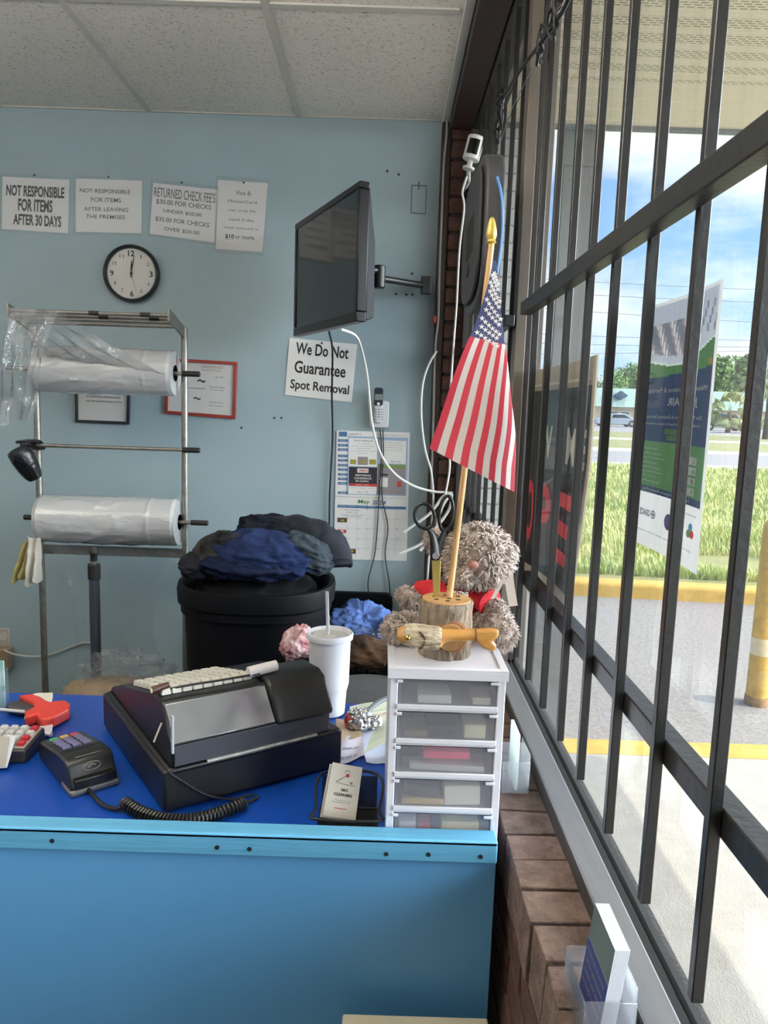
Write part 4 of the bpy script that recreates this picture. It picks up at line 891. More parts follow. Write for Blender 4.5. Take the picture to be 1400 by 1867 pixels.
# bag rolls
def roll_mat():
    m = mat('rolled clear plastic', (196, 198, 199), .24, spec=.8, coat=1.0, bump=.5, bscale=18, stretch=(.7, 2, 2)); return m
M_roll = roll_mat()
def roll(label, x0, x1, zc_, R, sd):
    t = thing('plastic_roll', label, 'roll', ((x0+x1)/2, YR-.02, zc_-R)); L_ = x1-x0
    def fn(u, v):
        x = x0+L_*u; a = 2*PI*v
        w_ = min(1, max(0, (u-.06)/.15))*min(1, max(0, (.78-u)/.12))
        d = .0075*max(0, (ridge((x*7+a*1.1, math.cos(a)*1.5+x*5, math.sin(a)*1.5), 3, sd)-.52)/.34)**1.5*w_+.0006*ridge((x*22, math.cos(a)*3, math.sin(a)*3), 2, sd)
        r_ = R-.004+d-(.004 if u < .012 or u > .988 else 0)+(.0018 if .80 < u < .815 else 0)
        return (x, YR-.02+r_*math.cos(a), zc_+r_*math.sin(a))
    m = MB(); nu, nv = 96, 72; vs = [fn(i/nu, j/nv) for i in range(nu+1) for j in range(nv)]
    m.add(vs, [(i*nv+j, i*nv+(j+1) % nv, (i+1)*nv+(j+1) % nv, (i+1)*nv+j) for i in range(nu) for j in range(nv)])
    for x, s_ in ((x0, 0), (x1, nu)):        # rolled ends with the core opening
        rc = .030; k = len(m.v); ring = [(x, YR-.02+rc*math.cos(2*PI*j/nv), zc_+rc*math.sin(2*PI*j/nv)) for j in range(nv)]; m.add(ring, [])
        m.f += [(s_*nv+j, s_*nv+(j+1) % nv, k+(j+1) % nv, k+j) for j in range(nv)]; m.m += [0]*nv
    m.build('film', M_roll, t, angle=60)
    c_ = MB(); n_ = 32
    for x, s_ in ((x0, 1), (x1, -1)):
        o_ = [(x-s_*.002, YR-.02+.0305*math.cos(2*PI*j/n_), zc_+.0305*math.sin(2*PI*j/n_)) for j in range(n_)]; i_ = [(x+s_*.05, YR-.02+.026*math.cos(2*PI*j/n_), zc_+.026*math.sin(2*PI*j/n_)) for j in range(n_)]
        e_ = [(x+s_*.05, YR-.02+.009*math.cos(2*PI*j/n_), zc_+.009*math.sin(2*PI*j/n_)) for j in range(n_)]
        c_.add(o_+i_+e_, [(j, (j+1) % n_, n_+(j+1) % n_, n_+j) for j in range(n_)]+[(n_+j, n_+(j+1) % n_, 2*n_+(j+1) % n_, 2*n_+j) for j in range(n_)])
    c_.build('core', mat('black roll core', (20, 20, 22), .6), t)
    return t
xr0, xr1 = XLp+.016, XRp-.030
roll('upper roll of clear plastic garment bags with a loose film end thrown over the rack', xr0, xr1, zA2, .089, 4)
roll('lower roll of clear plastic garment bags sitting above the cross bar', xr0, XRp-.016, zC, .096, 9)
# loose film: from the upper roll over the top rods and down the left side
M_film = film('clear loose film', clear=.70, gloss=2.6, rough=.10, bump=1.0, bscale=16, white=(225, 228, 230))
def fold(x, y, z, s_, a, sd): return a*(ridge((x*s_, y*s_, z*s_), 3, sd)-.5)
lf = MB(); nu, nv = 44, 40
def lf_fn(u, v):
    # v: 0 at roll, 1 at rods ; u along the width
    a = P(90+215*u, 652+34*u, Y=2.80); b = P(16+90*u, 564+4*u, Y=2.70); p = a.lerp(b, v); p.z -= .03*math.sin(PI*v)*(1-u*.4)
    p.z += .012*math.sin(PI*v)*math.sin(u*26+2*v); p.y += fold(u*3, v*1.2, 0, 3, .05*math.sin(PI*min(1, v+.1)), 3)
    return p
def lf2(u, v):       # hanging tail
    a = P(12+95*u, 560+6*u, Y=2.69-.01*u); bx_ = P(-6+56*u, 778-14*u, Y=2.66); p = a.lerp(bx_, v); p.y += -.03*math.sin(PI*min(1, v*1.3))+fold(u*2.4, v*.5, 1, 3.2, .10*min(1, v*2), 8); p.x += .012*math.sin(u*18+v*4)*v
    return p
lf.grid(nu, nv, lf_fn); lf.grid(36, 50, lf2)
lfo = tag(lf.build('loose_film', M_film, angle=180), 'crumpled clear plastic film draped over the rack\'s top rods and hanging at the left', 'plastic film'); recentre(lfo)
# faint film hanging from the lower roll to the floor
hf = MB()
def hf_fn(u, v):
    a = P(82+240*u, 985+25*u, Y=2.83); b = P(120+190*u, 1255, Y=2.80); p = a.lerp(b, v); w_ = .5+(u-.5)*(1-.35*math.sin(PI*v)); p2 = P(82+240*w_, 985+25*w_, Y=2.83).lerp(P(120+190*w_, 1255, Y=2.80), v); p.x = p2.x
    p.y += fold(u*2, v*.7, 2, 2.2, .035, 12)+.02*math.sin(9*u); return p
hf.grid(40, 40, hf_fn)
tag(recentre(hf.build('hanging_film', film('faint clear film', clear=.93, gloss=.9, rough=.12, bump=.6, bscale=9), angle=180)), 'thin clear film hanging from the lower roll behind the counter', 'plastic film')
# crumpled clear bag near the floor behind the counter
cbg = P(232, 1228, Y=2.45); m = MB(); m.ball(cbg, (.17, .12, .085), 70, 44, disp=lambda d: .25+1.15*ridge((d.x*2.1+3, d.y*2.1, d.z*2.1), 3, 21)**1.6)
tag(recentre(m.build('plastic_bag', film('crumpled clear bag', clear=.93, gloss=.9, rough=.07, bump=1.0, bscale=22), angle=25)), 'crumpled clear plastic bag lying behind the counter by the stand pole', 'bag')
cbx = P(215, 1262, Y=2.4); tag(recentre(MB().ball((cbx.x, 2.4, cbx.z), (.20, .10, .05), 30, 16, disp=lambda d: .7+.5*fbm((d.x*3, d.y*3, d.z*3), 3, 5)).build('paper_heap', mat('crumpled brown paper', (128, 112, 92), .85, noise=.2, nscale=14), angle=30)), 'crumpled brown paper under the clear plastic bag', 'paper')
bz_ = min(cbx.z-.055, cbg.z-.1); tag(recentre(MB().bx(-1.05, -.76, 2.15, 2.50, 0, bz_+.012).build('cardboard_box', mat('brown cardboard', (132, 108, 80), .85, noise=.08, nscale=8), bevel=.003)), 'brown cardboard box behind the counter under the crumpled paper and bag', 'box')
# black bag roll hanging at the rack's left
c0 = P(34, 822, Y=2.76); c1 = P(64, 872, Y=2.80); dv = (c1-c0)
br_t = thing('black_bag_roll', 'black rolled-up bag hanging from the left end of the rack\'s middle axle', 'bag roll', c1)
m = MB(); r0 = .042
pts = [c0+dv*f for f in (-.02, .0, .3, .6, .85, 1.0)]; m.tube(pts, [r0*.96, r0, r0*1.04, r0*.95, r0*.8, r0*.62], 24); m.build('roll', mat('shiny black plastic', (20, 21, 24), .25, bump=.5, bscale=30), br_t)
MB().tube([c0-dv*.05, c0+dv*.02], [r0*.80, r0*.84], 24).build('core', M_rub, br_t)
m = MB(); 
for k in range(3): m.tube(cr([c0+Vector((-.015+.012*k, .02, .03)), Vector((c0.x+.012*k-.005, YR-.02, zB2+.016)), Vector((c0.x+.010+.012*k, YR-.008, zB2-.010)), Vector((c0.x+.004+.012*k, YR-.04, zB2-.012))], 5), .006, 8)
m.build('strap', mat('shiny black plastic', (20, 21, 24), .25), br_t)
# rags on the left post
def cloth_hang(label, xs_, y0, y1, Yc, rgb, sd, name='rag'):
    m = MB()
    def fn(u, v):
        a = P(xs_[0]+(xs_[1]-xs_[0])*u, y0+6*math.sin(u*3), Y=Yc); b = P(xs_[2]+(xs_[3]-xs_[2])*u, y1-8*u+6*math.sin(u*9), Y=Yc); p = a.lerp(b, v)
        p.y += -.018*math.sin(u*PI*3.2+v)*(.3+v)+fold(u, v, 0, 3, .02, sd); return p
    m.sheet(18, 22, fn, .003); return tag(recentre(m.build(name, mat('rag %s' % label[:9], rgb, .9, noise=.06, nscale=25), angle=60)), label, 'rag')
cloth_hang('yellowish cloth rag hanging at the left post of the rack', (44, 58, 24, 46), 984, 1058, 2.845, (178, 170, 112), 3)
cloth_hang('white cloth rag hanging at the left post of the rack, right of the yellowish one', (52, 74, 50, 72), 976, 1064, 2.82, (214, 210, 200), 5)
# telescopic stand pole
sp = P(176, 1250, Y=2.72); st = thing('stand_pole', 'dark telescopic stand pole with a black collar in front of the rack', 'pole', (sp.x, 2.72, 0))
ztop_ = P(171, 1003, Y=2.72); zn = P(172, 1030, Y=2.72).z; zc0, zc1 = P(173, 1056, Y=2.72).z, P(173, 1032, Y=2.72).z
MB().cyl((sp.x, 2.72, .02), (sp.x, 2.72, zc0), .0195, n=24).build('lower_tube', mat('grey blue tube', (86, 96, 108), .3, metal=.6), st)
MB().cyl((sp.x, 2.72, zc0), (sp.x, 2.72, zc1+.008), .0225, n=24).build('collar', M_rub, st, bevel=.003)
MB().cyl((sp.x, 2.72, zc1), (sp.x, 2.72, zn+.02), .009, n=16).build('inner_tube', M_gal, st)
MB().lathe((sp.x, 2.72, zn+.015), [(0, 0), (.013, 0), (.013, .025), (.017, .03), (.014, .045), (.006, .055), (0, .056)], 16).build('clamp_head', M_rub, st)
MB().lathe((sp.x, 2.72, 0), [(0, 0), (.15, 0), (.15, .012), (.03, .03), (.02, .05), (0, .05)], 32).build('base', M_rub, st)
# ================================================================== big black bin and clothes
XB, YBN = -.434, 2.62; RX, RY = .274, .26
rimz = .985
bn = thing('trash_can', 'large black plastic bin heaped with dark jeans beside the rack', 'bin', (XB, YBN, 0))
M_bin = mat('black bin plastic', (6, 8, 13), .6, bump=.06, bscale=60, spec=.15)
MB().lathe((XB, YBN, 0), [(0, .0), (.76, .0), (.78, .01), (.90, rimz-.16), (.905, rimz-.10), (.955, rimz-.095), (.955, rimz-.07), (.99, rimz-.062), (1.0, rimz-.018), (.985, rimz), (.93, rimz), (.90, rimz-.02), (.88, rimz-.2), (.75, .03), (0, .03)], 64, 0, RX, RY, 2.5).build('body', M_bin, bn, angle=35)
def heap(name, label, cat, c, r, rgb, sd, R=None, am=.5, fr=2.0, group=None, rgb2=None, ns=30, base=.72, sharp=1.0):
    m = MB(); m.ball(c, r, 84, 56, disp=lambda d: base+am*(ridge((d.x*fr+sd, d.y*fr*1.3, d.z*fr*.8+sd*.37), 4, sd)**sharp), R=R)
    o_ = m.build(name, mat('cloth '+label[:22], rgb, .92, noise=.12, nscale=ns, bump=.15, bscale=400, spec=.2, rgb2=rgb2), angle=180)
    tag(o_, label, cat, group); return recentre(o_)
G = 'clothes heaped on the black bin'
Rz = lambda a, b=0, c=0: (Matrix.Rotation(c, 3, 'Z') @ Matrix.Rotation(b, 3, 'Y') @ Matrix.Rotation(a, 3, 'X'))
fillc = P(455, 1035, Y=2.62)
heap('jeans', 'blackish jeans draped highest on the bin with a leg hanging towards the calendar', 'jeans', P(520, 985, Y=2.70), (.17, .12, .075), (15, 19, 30), 5, Rz(.1, .25), group=G)
heap('garment', 'black cloth filling the bin under the jeans', 'clothing', (XB, YBN, rimz-.045), (.225, .215, .085), (9, 11, 15), 83, None, am=.25, fr=2.5, base=.78, group=G)
heap('jeans', 'mid blue denim garment lying in the middle of the heap on the bin', 'jeans', P(480, 1012, Y=2.55), (.165, .13, .075), (24, 38, 74), 11, Rz(.1, .12), group=G)
heap('jeans', 'worn black jeans with pale scuffs at the left of the heap on the bin', 'jeans', P(408, 1012, Y=2.57), (.10, .11, .075), (13, 15, 19), 17, Rz(0, -.2), group=G, rgb2=(70, 68, 66), ns=9)
heap('jeans', 'dark navy denim at the front rim of the bin', 'jeans', P(450, 1032, Y=2.49), (.15, .085, .045), (15, 25, 52), 23, Rz(0, .05), group=G)
heap('garment', 'greyish green cloth fold between the dark jeans on the right of the bin', 'clothing', P(560, 1008, Y=2.59), (.095, .09, .06), (50, 60, 68), 29, Rz(0, .5), group=G)
heap('garment', 'dark grey cloth corner lying on the left rim of the bin', 'clothing', P(365, 1028, Y=2.55), (.065, .10, .042), (32, 36, 46), 31, Rz(0, -.1), group=G)
legm = MB(); lp = cr([P(500, 968, Y=2.70), P(545, 962, Y=2.68), P(580, 985, Y=2.65), P(603, 1012, Y=2.63), P(606, 1032, Y=2.61)], 8)
legm.tube(lp, [.045+.028*min(1, k/20) for k in range(len(lp))], 18, flat=.7)
legm.v = [tuple(Vector(v)+Vector((.012, -.03, .05))*(ridge((v[0]*11, v[1]*11, v[2]*11), 3, 3)-.5)) for v in legm.v]
tag(recentre(legm.build('jeans', mat('navy denim', (17, 23, 36), .9, noise=.1, nscale=60), angle=180)), 'dark jeans leg rolling over the right rim of the bin', 'jeans', G)
# ---- second bin: open tote against the wall
tb_t = thing('storage_tote', 'black plastic tote with its lid raised against the wall, holding light blue clothes', 'tote', (-.04, 2.56, 0))
x0, x1 = P(600, 1100, Y=3.08).x, P(716, 1100, Y=3.08).x; zl = P(655, 1080, Y=3.10).z
zt_ = .735; tx0, tx1, ty0, ty1 = -.150, .072, 2.15, 2.98
m = MB(); w_ = .008
m.bx(tx0, tx1, ty0, ty0+w_, 0, zt_).bx(tx0, tx1, ty1-w_, ty1, 0, zt_).bx(tx0, tx0+w_, ty0+w_, ty1-w_, 0, zt_).bx(tx1-w_, tx1, ty0+w_, ty1-w_, 0, zt_).bx(tx0+w_, tx1-w_, ty0+w_, ty1-w_, .0, .01)
m.bx(tx0-.014, tx1+.014, ty0-.014, ty0, zt_-.04, zt_+.006).bx(tx0-.014, tx1+.014, ty1, ty1+.014, zt_-.04, zt_+.006).bx(tx0-.014, tx0, ty0, ty1, zt_-.04, zt_+.006).bx(tx1, tx1+.014, ty0, ty1, zt_-.04, zt_+.006)
m.build('body', M_bin, tb_t, bevel=.004)
m = MB(); m.prism(rr2(x0, x1, zt_-.03, zl, .03), lambda a, b, h: (a, 3.12-h, b), 0, .025); m.build('lid', M_bin, tb_t, bevel=.004)
G2 = 'clothes in the black tote'
heap('shirt', 'crumpled light blue shirt lying on top of the tote', 'clothing', P(660, 1140, Y=2.72), (.115, .12, .080), (88, 116, 176), 41, Rz(.2, .15), am=.85, fr=1.25, group=G2, base=.45, sharp=1.5)
heap('shirt', 'blue garment lower right in the tote beside the tower of drawers', 'clothing', P(700, 1158, Y=2.66), (.060, .11, .060), (60, 84, 140), 47, Rz(.1, .3), am=.7, fr=1.3, group=G2, base=.5, sharp=1.4)
heap('plaid_cloth', 'red and white checked cloth poking out left of the foam cup', 'clothing', P(543, 1174, Y=2.24), (.050, .06, .056), (150, 56, 68), 53, Rz(0, .7), am=.8, fr=1.3, rgb2=(226, 206, 208), ns=22, base=.5, sharp=1.4)
m = MB(); pc_ = P(665, 1168, Y=2.6); m.ball(pc_, (.10, .08, .035), 50, 30, disp=lambda d: .6+.7*ridge((d.x*2.8, d.y*2.8, d.z*2.8), 3, 61)); tag(recentre(m.build('plastic_bag', MATS['crumpled clear bag'], angle=25)), 'clear plastic bag spread below the light blue shirt in the tote', 'bag')
heap('garment', 'dark patterned brown cloth at the front of the tote', 'clothing', P(655, 1190, Y=2.30), (.10, .06, .045), (14, 13, 15), 67, None, am=.6, fr=2, rgb2=(96, 72, 54), ns=14)
heap('garment', 'black cloth filling the tote under the shirt', 'clothing', ((tx0+tx1)/2, 2.60, .66), (.105, .36, .12), (22, 23, 28), 71, None, am=.25, fr=3, base=.75)
# ---- round bin with a grey lid just behind the counter
gl_c = P(672, 1262, Y=1.93); gy = 1.93
gb_t = thing('lidded_bin', 'round dark bin with a grey lid right behind the counter, between cup and drawers', 'bin', (gl_c.x, gy, 0))
MB().lathe((gl_c.x, gy, 0), [(0, 0), (.11, 0), (.135, gl_c.z-.05), (.15, gl_c.z-.045), (.15, gl_c.z-.02), (0, gl_c.z-.02)], 40).build('body', M_bin, gb_t)
MB().lathe((gl_c.x, gy, gl_c.z-.0195), [(0, 0), (.152, 0), (.154, .008), (.146, .016), (.12, .012), (.11, .022), (0, .026)], 40).build('lid', mat('dark grey lid', (66, 68, 70), .5), gb_t)
# ================================================================== counter
KB = (1.6-CT)/.67                              # depths read at z .93 scaled to the counter surface
M_ctop = mat('deep blue laminate', (14, 62, 150), .28, noise=.05, nscale=5, spec=.55)
M_panel = mat('mid blue panel paint', (92, 156, 208), .45, noise=.03, nscale=3, bump=.03, bscale=60)
M_trim = mat('light blue painted wood', (92, 162, 200), .5, noise=.07, nscale=12, stretch=(.25, 3, 3), bump=.12, bscale=40)
ctr = thing('service_counter', 'blue service counter with a light blue wooden front edge', 'counter', (-1.0, 1.43, 0))
MB().bx(-3.0, .2035, 1.149, 1.728, CT-.03, CT).build('countertop', M_ctop, ctr, bevel=.002, label='deep blue worktop')
MB().bx(-3.0, .2005, 1.1235, 1.149, 0, .912).bx(-3.0, -2.975, 1.15, 1.70, 0, CT-.031).build('front_panel', M_panel, ctr, bevel=.001)
tr_ = MB().bx(-3.0, .2005, 1.1145, 1.1230, .884, .9205).bx(-3.0, .2005, 1.1145, 1.150, .9125, .9215).build('edge_trim', M_trim, ctr, bevel=.0025, segs=2, label='light blue wooden edge strip')
M_scr = mat('dark screw head', (44, 48, 54), .5, metal=.4)
for x, y in ((95, 1533), (396, 1545), (455, 1548), (704, 1557), (781, 1558), (876, 1562)):
    c = P(x, y, Y=1.1145); MB().cyl((c.x, 1.1160, c.z), (c.x, 1.1136, c.z), .0037, n=16).build('screw', M_scr, tr_)
# beige box in front of the counter
bb0, bb1 = P(627, 1864, Y=1.06), P(893, 1867, Y=1.06)
bbx = thing('file_box', 'beige box top just showing at the bottom edge in front of the counter', 'box', ((bb0.x+bb1.x)/2, 1.0, 0))
M_bb = mat('beige box board', (206, 198, 172), .7, noise=.04)
MB().bx(bb0.x, .19, .86, 1.075, 0, bb0.z-.02).build('body', M_bb, bbx, bevel=.003)
MB().bx(bb0.x-.003, .193, .857, 1.078, bb0.z-.02, bb0.z).build('lid', M_bb, bbx, bevel=.003)
# ------------------------------------------------------------------ cash register
A0 = O+(Vector((-.338, 1.143, .93))-O)*KB; B0 = O+(Vector((-.059, 1.3306, .93))-O)*KB
ru = (B0-A0).normalized(); ru.z = 0; ru.normalize(); rv = Vector((-ru.y, ru.x, 0)); RW = (B0-A0).length; RD = .40*KB
TR = Matrix(((ru.x, rv.x, 0, A0.x), (ru.y, rv.y, 0, A0.y), (0, 0, 1, CT), (0, 0, 0, 1)))
M_reg = mat('black register plastic', (16, 17, 20), .38, bump=.05, bscale=300, spec=.5); M_reg2 = mat('charcoal register plastic', (62, 64, 72), .42)
rg_ = thing('cash_register', 'black cash register seen from behind on the blue counter', 'cash register', TR @ Vector((RW/2, RD/2, 0)))
hb = .083
m = MB(TR); m.bx(0, RW, .004, RD, .004, hb-.004).bx(.006, RW-.006, .0, RD-.006, hb-.012, hb); m.build('drawer_base', M_reg, rg_, bevel=.006, segs=3)
MB(TR).bx(.02, RW-.02, .02, RD-.02, 0, .004).build('foot_pad', M_rubber, rg_)
# upper housing: side profile swept across the width
prof = [(.002, hb), (.004, .128), (.020, .136), (.042, .176), (.052, .184), (.10, .182), (.30, .128), (.375, .098), (.392, .085), (.385, hb)]
U0, U1 = .014, RW-.030
m = MB(TR); m.prism([(a*KB, b) for a, b in prof], lambda a, b, h: (h, a, b), U0, U1); m.build('upper_housing', M_reg, rg_, bevel=.004, segs=2)
MB(TR).bx(U0+.004, U1-.004, -.0005, .004, hb+.003, .123).build('back_strip', M_reg2, rg_, bevel=.001)
# customer display window: glossy rear panel, sky reflection put into its colour
def rp_(u, t, h=.0015):    # t 0..1 from the foot of the sloping rear face to its top
    a, b = Vector((0, .016, .1335)), Vector((0, .040, .1745)); n_ = Vector((0, -.863, .505)); p = a.lerp(b, t)+n_*h; return (u, p.y*KB, p.z)
m = MB(TR)
dpl = [(U0+.003, -.42), (U0+.190, -.42), (U0+.190, 1.0), (U0+.003, 1.0)]
m.add([(U0+.003, -.001, .1275), (U0+.192, -.001, .1275), (U0+.192, .044*KB, .1815), (U0+.003, .044*KB, .1815), (U0+.003, .012, .1275), (U0+.192, .012, .1275), (U0+.192, .05, .1815), (U0+.003, .05, .1815)], [(0,1,2,3),(7,6,5,4),(0,4,5,1),(1,5,6,2),(2,6,7,3),(3,7,4,0)])
m.build('display_window', mat('display plastic with sky tone', (158, 164, 176), .10, spec=1.0, metal=.7, bump=.12, bscale=9), rg_, bevel=.001)
MB(TR).bx(U0-.001, U0+.0025, -.003, .004, .112, .178).build('window_edge', mat('pale edge strip', (176, 180, 186), .4), rg_)
# printer lid at the right end
m = MB(TR); lp_ = [(-.003, .118), (-.003, .128), (.030, .186), (.050, .1945), (.115, .192), (.125, .176), (.02, .125)]
m.prism([(a*KB, b) for a, b in lp_], lambda a, b, h: (h, a, b), U0+.194, U1+.004); m.build('printer_lid', M_reg, rg_, bevel=.006, segs=3)
# clear tape strip along the drawer slot
MB(TR).bx(.075, RW*.83, -.0035, .010, hb-.001, hb+.0022).build('tape_strip', mat('scuffed clear tape', (196, 196, 192), .25, noise=.25, nscale=70), rg_)
# keys on the sloping keyboard
def kz(v): return .182+(v-.10)*(.128-.182)/.20
M_key = mat('ivory keycap', (214, 212, 202), .5)
for r_ in range(6):
    for c_ in range(9):
        u = U0+.008+.0195*c_; v = .078+.030*r_; z = kz(max(v, .10)) if v > .1 else .1825
        m = MB(TR @ Matrix.Translation((u, v*KB, z+.001)) @ Matrix.Rotation(-.26 if v > .09 else 0, 4, 'X'))
        m.add([(0,0,0),(.0185,0,0),(.0185,.026,0),(0,.026,0),(.002,.003,.0105),(.0165,.003,.0105),(.0165,.023,.0105),(.002,.023,.0105)], [(0,3,2,1),(4,5,6,7),(0,1,5,4),(1,2,6,5),(2,3,7,6),(3,0,4,7)])
        m.build('key', M_key, rg_, bevel=.0012, segs=1)
ks = TR @ Vector((U0-.006, .085*KB, .194)); MB().cyl(ks, ks+ru*.030+Vector((0, 0, .006)), .0075, .0055, 14).build('mode_knob', mat('brown knob', (72, 40, 36), .35), rg_, bevel=.001)
MB().cyl(ks+ru*(-.003), ks+ru*.001, .0045, n=12).build('knob_tip', mat('ivory knob tip', (226, 214, 196), .5), rg_)
# paper roll end lying on the lid
pr0 = TR @ Vector((U0+.170, .070*KB, .202)); m = MB(); m.cyl(pr0, pr0+ru*.058+Vector((0, 0, .004)), .0105, n=20); m.build('paper_roll', mat('till roll paper', (232, 228, 228), .7), rg_)
MB().tube(cr([TR @ Vector((U0-.004, .10, .186)), TR @ Vector((U0+.05, .082, .195)), TR @ Vector((U0+.12, .07, .198)), TR @ Vector((U0+.19, .065, .199))], 8), .0024, 6).build('cord', M_cb, rg_)
MB().tube(cr([P(308, 1408, Y=A0.y), TR @ Vector((.03, -.005, .06)), TR @ Vector((.07, -.004, .025)), TR @ Vector((.115, -.006, .004)), TR @ Vector((.16, -.010, .003))], 8), .0022, 6).build('back_cord', M_cb, rg_)
for uu, zz in ((.0, .05), (.0, .09)): pass
ls = TR @ Vector((U0-.004, .045, .150)); MB().tube([ls, ls+Vector((-.010, -.012, -.030))], .0018, 6).build('loose_strap', mat('ivory strap', (206, 196, 170), .5), rg_)
# ------------------------------------------------------------------ card terminal and its coiled cord
tA, tB, tC = [O+(Vector((x, y, .93))-O)*KB for x, y in ((-.5103, 1.1929), (-.4522, 1.2434), (-.6215, 1.3255))]
tu = (tB-tA).normalized(); tvv = Vector((-tu.y, tu.x, 0)); TWd = (tB-tA).length*1.04; TL_ = .185
TT2 = Matrix(((tu.x, tvv.x, 0, tA.x), (tu.y, tvv.y, 0, tA.y), (0, 0, 1, CT), (0, 0, 0, 1)))
ct_ = thing('card_terminal', 'black payment card terminal lying on the counter left of the cash register', 'card terminal', TT2 @ Vector((TWd/2, TL_/2, 0)))
tp = [(0, .004), (0, .020), (.010, .030), (.020, .052), (.032, .058), (.075, .056), (TL_-.01, .040), (TL_, .034), (TL_, .006), (TL_-.01, .002), (.01, .0)]
m = MB(TT2); m.prism(tp, lambda a, b, h: (h, a, b), 0, TWd); m.build('housing', mat('black terminal plastic', (26, 27, 29), .35), ct_, bevel=.004, segs=2)
MB(TT2).bx(-.002, TWd+.002, -.004, .05, .0, .012).build('base_rim', mat('grey terminal base', (92, 92, 94), .4), ct_, bevel=.004)
MB(TT2).bx(.006, TWd-.006, -.003, .012, .0125, .030).build('card_slot', mat('deep black slot', (8, 8, 10), .3), ct_, bevel=.002)
def tz(v): return .0562+(v-.075)*(.040-.056)/(TL_-.085)
m = MB(TT2); m.add([(.006, .07, tz(.07)+.0004), (TWd-.006, .07, tz(.07)+.0004), (TWd-.006, TL_-.012, tz(TL_-.012)+.0012), (.006, TL_-.012, tz(TL_-.012)+.0012)], [(0,1,2,3)]); m.build('key_panel', mat('dark key panel', (34, 36, 40), .3), ct_)
kc = [mat('purple grey key', (104, 102, 140), .4), mat('green key', (64, 150, 96), .4), mat('yellow key', (206, 176, 92), .4), mat('red key', (186, 66, 72), .4)]
for r_ in range(5):
    for c_ in range(3):
        mi = 0 if r_ < 4 else [1, 2, 3][c_]; u, v = .013+c_*(TWd-.026)/3, .080+r_*.0175
        MB(TT2 @ Matrix.Translation((0, 0, tz(v)))).bx(u, u+(TWd-.026)/3-.004, v, v+.0125, -.001, .004).build('terminal_key', kc[mi], ct_, bevel=.001, segs=1)
MB(TT2).tube([(.018, .030, .0588), (TWd-.018, .030, .0588)], .0009, 6).build('chrome_line', mat('chrome line', (190, 190, 192), .2, metal=1), ct_)
m = MB(TT2); cxx = TWd/2
for k in range(3):
    r0 = .005+.004*k; pts = [(cxx+r0*1.6*math.cos(a), .022-.0035, .0545) for a in (0,)]
ol = [(cxx+.016*math.cos(2*PI*k/28), .0145-.008*0+.004*math.sin(2*PI*k/28)*.5, .043+.007*math.sin(2*PI*k/28)) for k in range(28)]
m.tube(ol, .0007, 5, closed=True); m.tube([(cxx-.006, .0145, .041), (cxx, .015, .046), (cxx+.007, .0148, .043)], .0012, 5); m.build('contactless_mark', mat('grey contactless mark', (128, 124, 116), .5), ct_)
cpt = [TT2 @ Vector((TWd*.35, -.004, .008)), P(185, 1465, Z=CT+.006), P(212, 1475, Z=CT+.006), P(228, 1464, Z=CT+.012)]
m = MB(); m.tube(cr(cpt, 8), .0036, 8)
path = cr([P(228, 1464, Z=CT+.013), P(258, 1482, Z=CT+.013), P(300, 1494, Z=CT+.013), P(350, 1494, Z=CT+.013), P(400, 1482, Z=CT+.013), P(445, 1464, Z=CT+.013)], 60)
hel = []; L_ = 0
for i in range(len(path)):
    d = (path[min(i+1, len(path)-1)]-path[max(0, i-1)]).normalized(); s_ = d.cross(Vector((0, 0, 1))).normalized(); n_ = s_.cross(d)
    a = i*2*PI/8; hel.append(path[i]+s_*.0088*math.cos(a)+n_*.0088*math.sin(a))
m.tube(hel, .0031, 6); m.tube(cr([hel[-1], P(452, 1462, Z=CT+.006), P(470, 1452, Z=CT+.005)], 6), .003, 6)
tag(recentre(m.build('coiled_cord', mat('black coiled cord', (20, 21, 23), .4))), 'black coiled cord running from the card terminal along the foot of the register', 'cord')
# ------------------------------------------------------------------ red price tag gun
M_red = mat('red tool plastic', (206, 62, 52), .4); M_dk = mat('dark grey tool plastic', (58, 60, 62), .5)
def cp(x, y, dz=0.0): return P(x, y, Z=CT+.02+dz)
tg = thing('tagging_gun', 'red plastic tagging gun with a dark lever lying on the counter', 'tool', cp(80, 1300, -.02))
C6 = crop(0, 1180, 5.8333)
outline = [(195,505),(350,490),(420,520),(520,575),(690,555),(745,590),(735,650),(560,745),(430,765),(390,700),(330,720),(262,735),(262,680),(375,620),(345,575)]
pl2 = [P(*C6(x, y), Z=CT+.030) for x, y in outline]
m = MB(); m.prism([(p.x, p.y) for p in pl2], lambda a, b, h: (a, b, CT+h), .004, .030); m.build('body', M_red, tg, bevel=.005, segs=3)
pl3 = [P(*C6(x, y), Z=CT+.022) for x, y in [(75,590),(120,560),(230,540),(380,610),(350,640),(230,655),(75,615)]]
m = MB(); m.prism([(p.x, p.y) for p in pl3], lambda a, b, h: (a, b, CT+h), .003, .020); m.build('lever', M_dk, tg, bevel=.004)
MB().tube([P(*C6(8, 662), Z=CT+.015), P(*C6(265, 688), Z=CT+.018)], .0035, 8).build('needle_rod', mat('white tool plastic', (226, 224, 220), .4), tg)
a_, b_ = P(*C6(262, 760), Z=CT+.012), P(*C6(375, 730), Z=CT+.018); MB().tube([a_, a_.lerp(b_, .6), b_], [.0035, .0042, .0085], 12).build('nozzle', mat('cream nozzle', (206, 200, 166), .4), tg)
tgp = [P(*C6(x, y), Z=CT+.030) for x, y in [(455,720),(560,738),(545,850),(385,815)]]
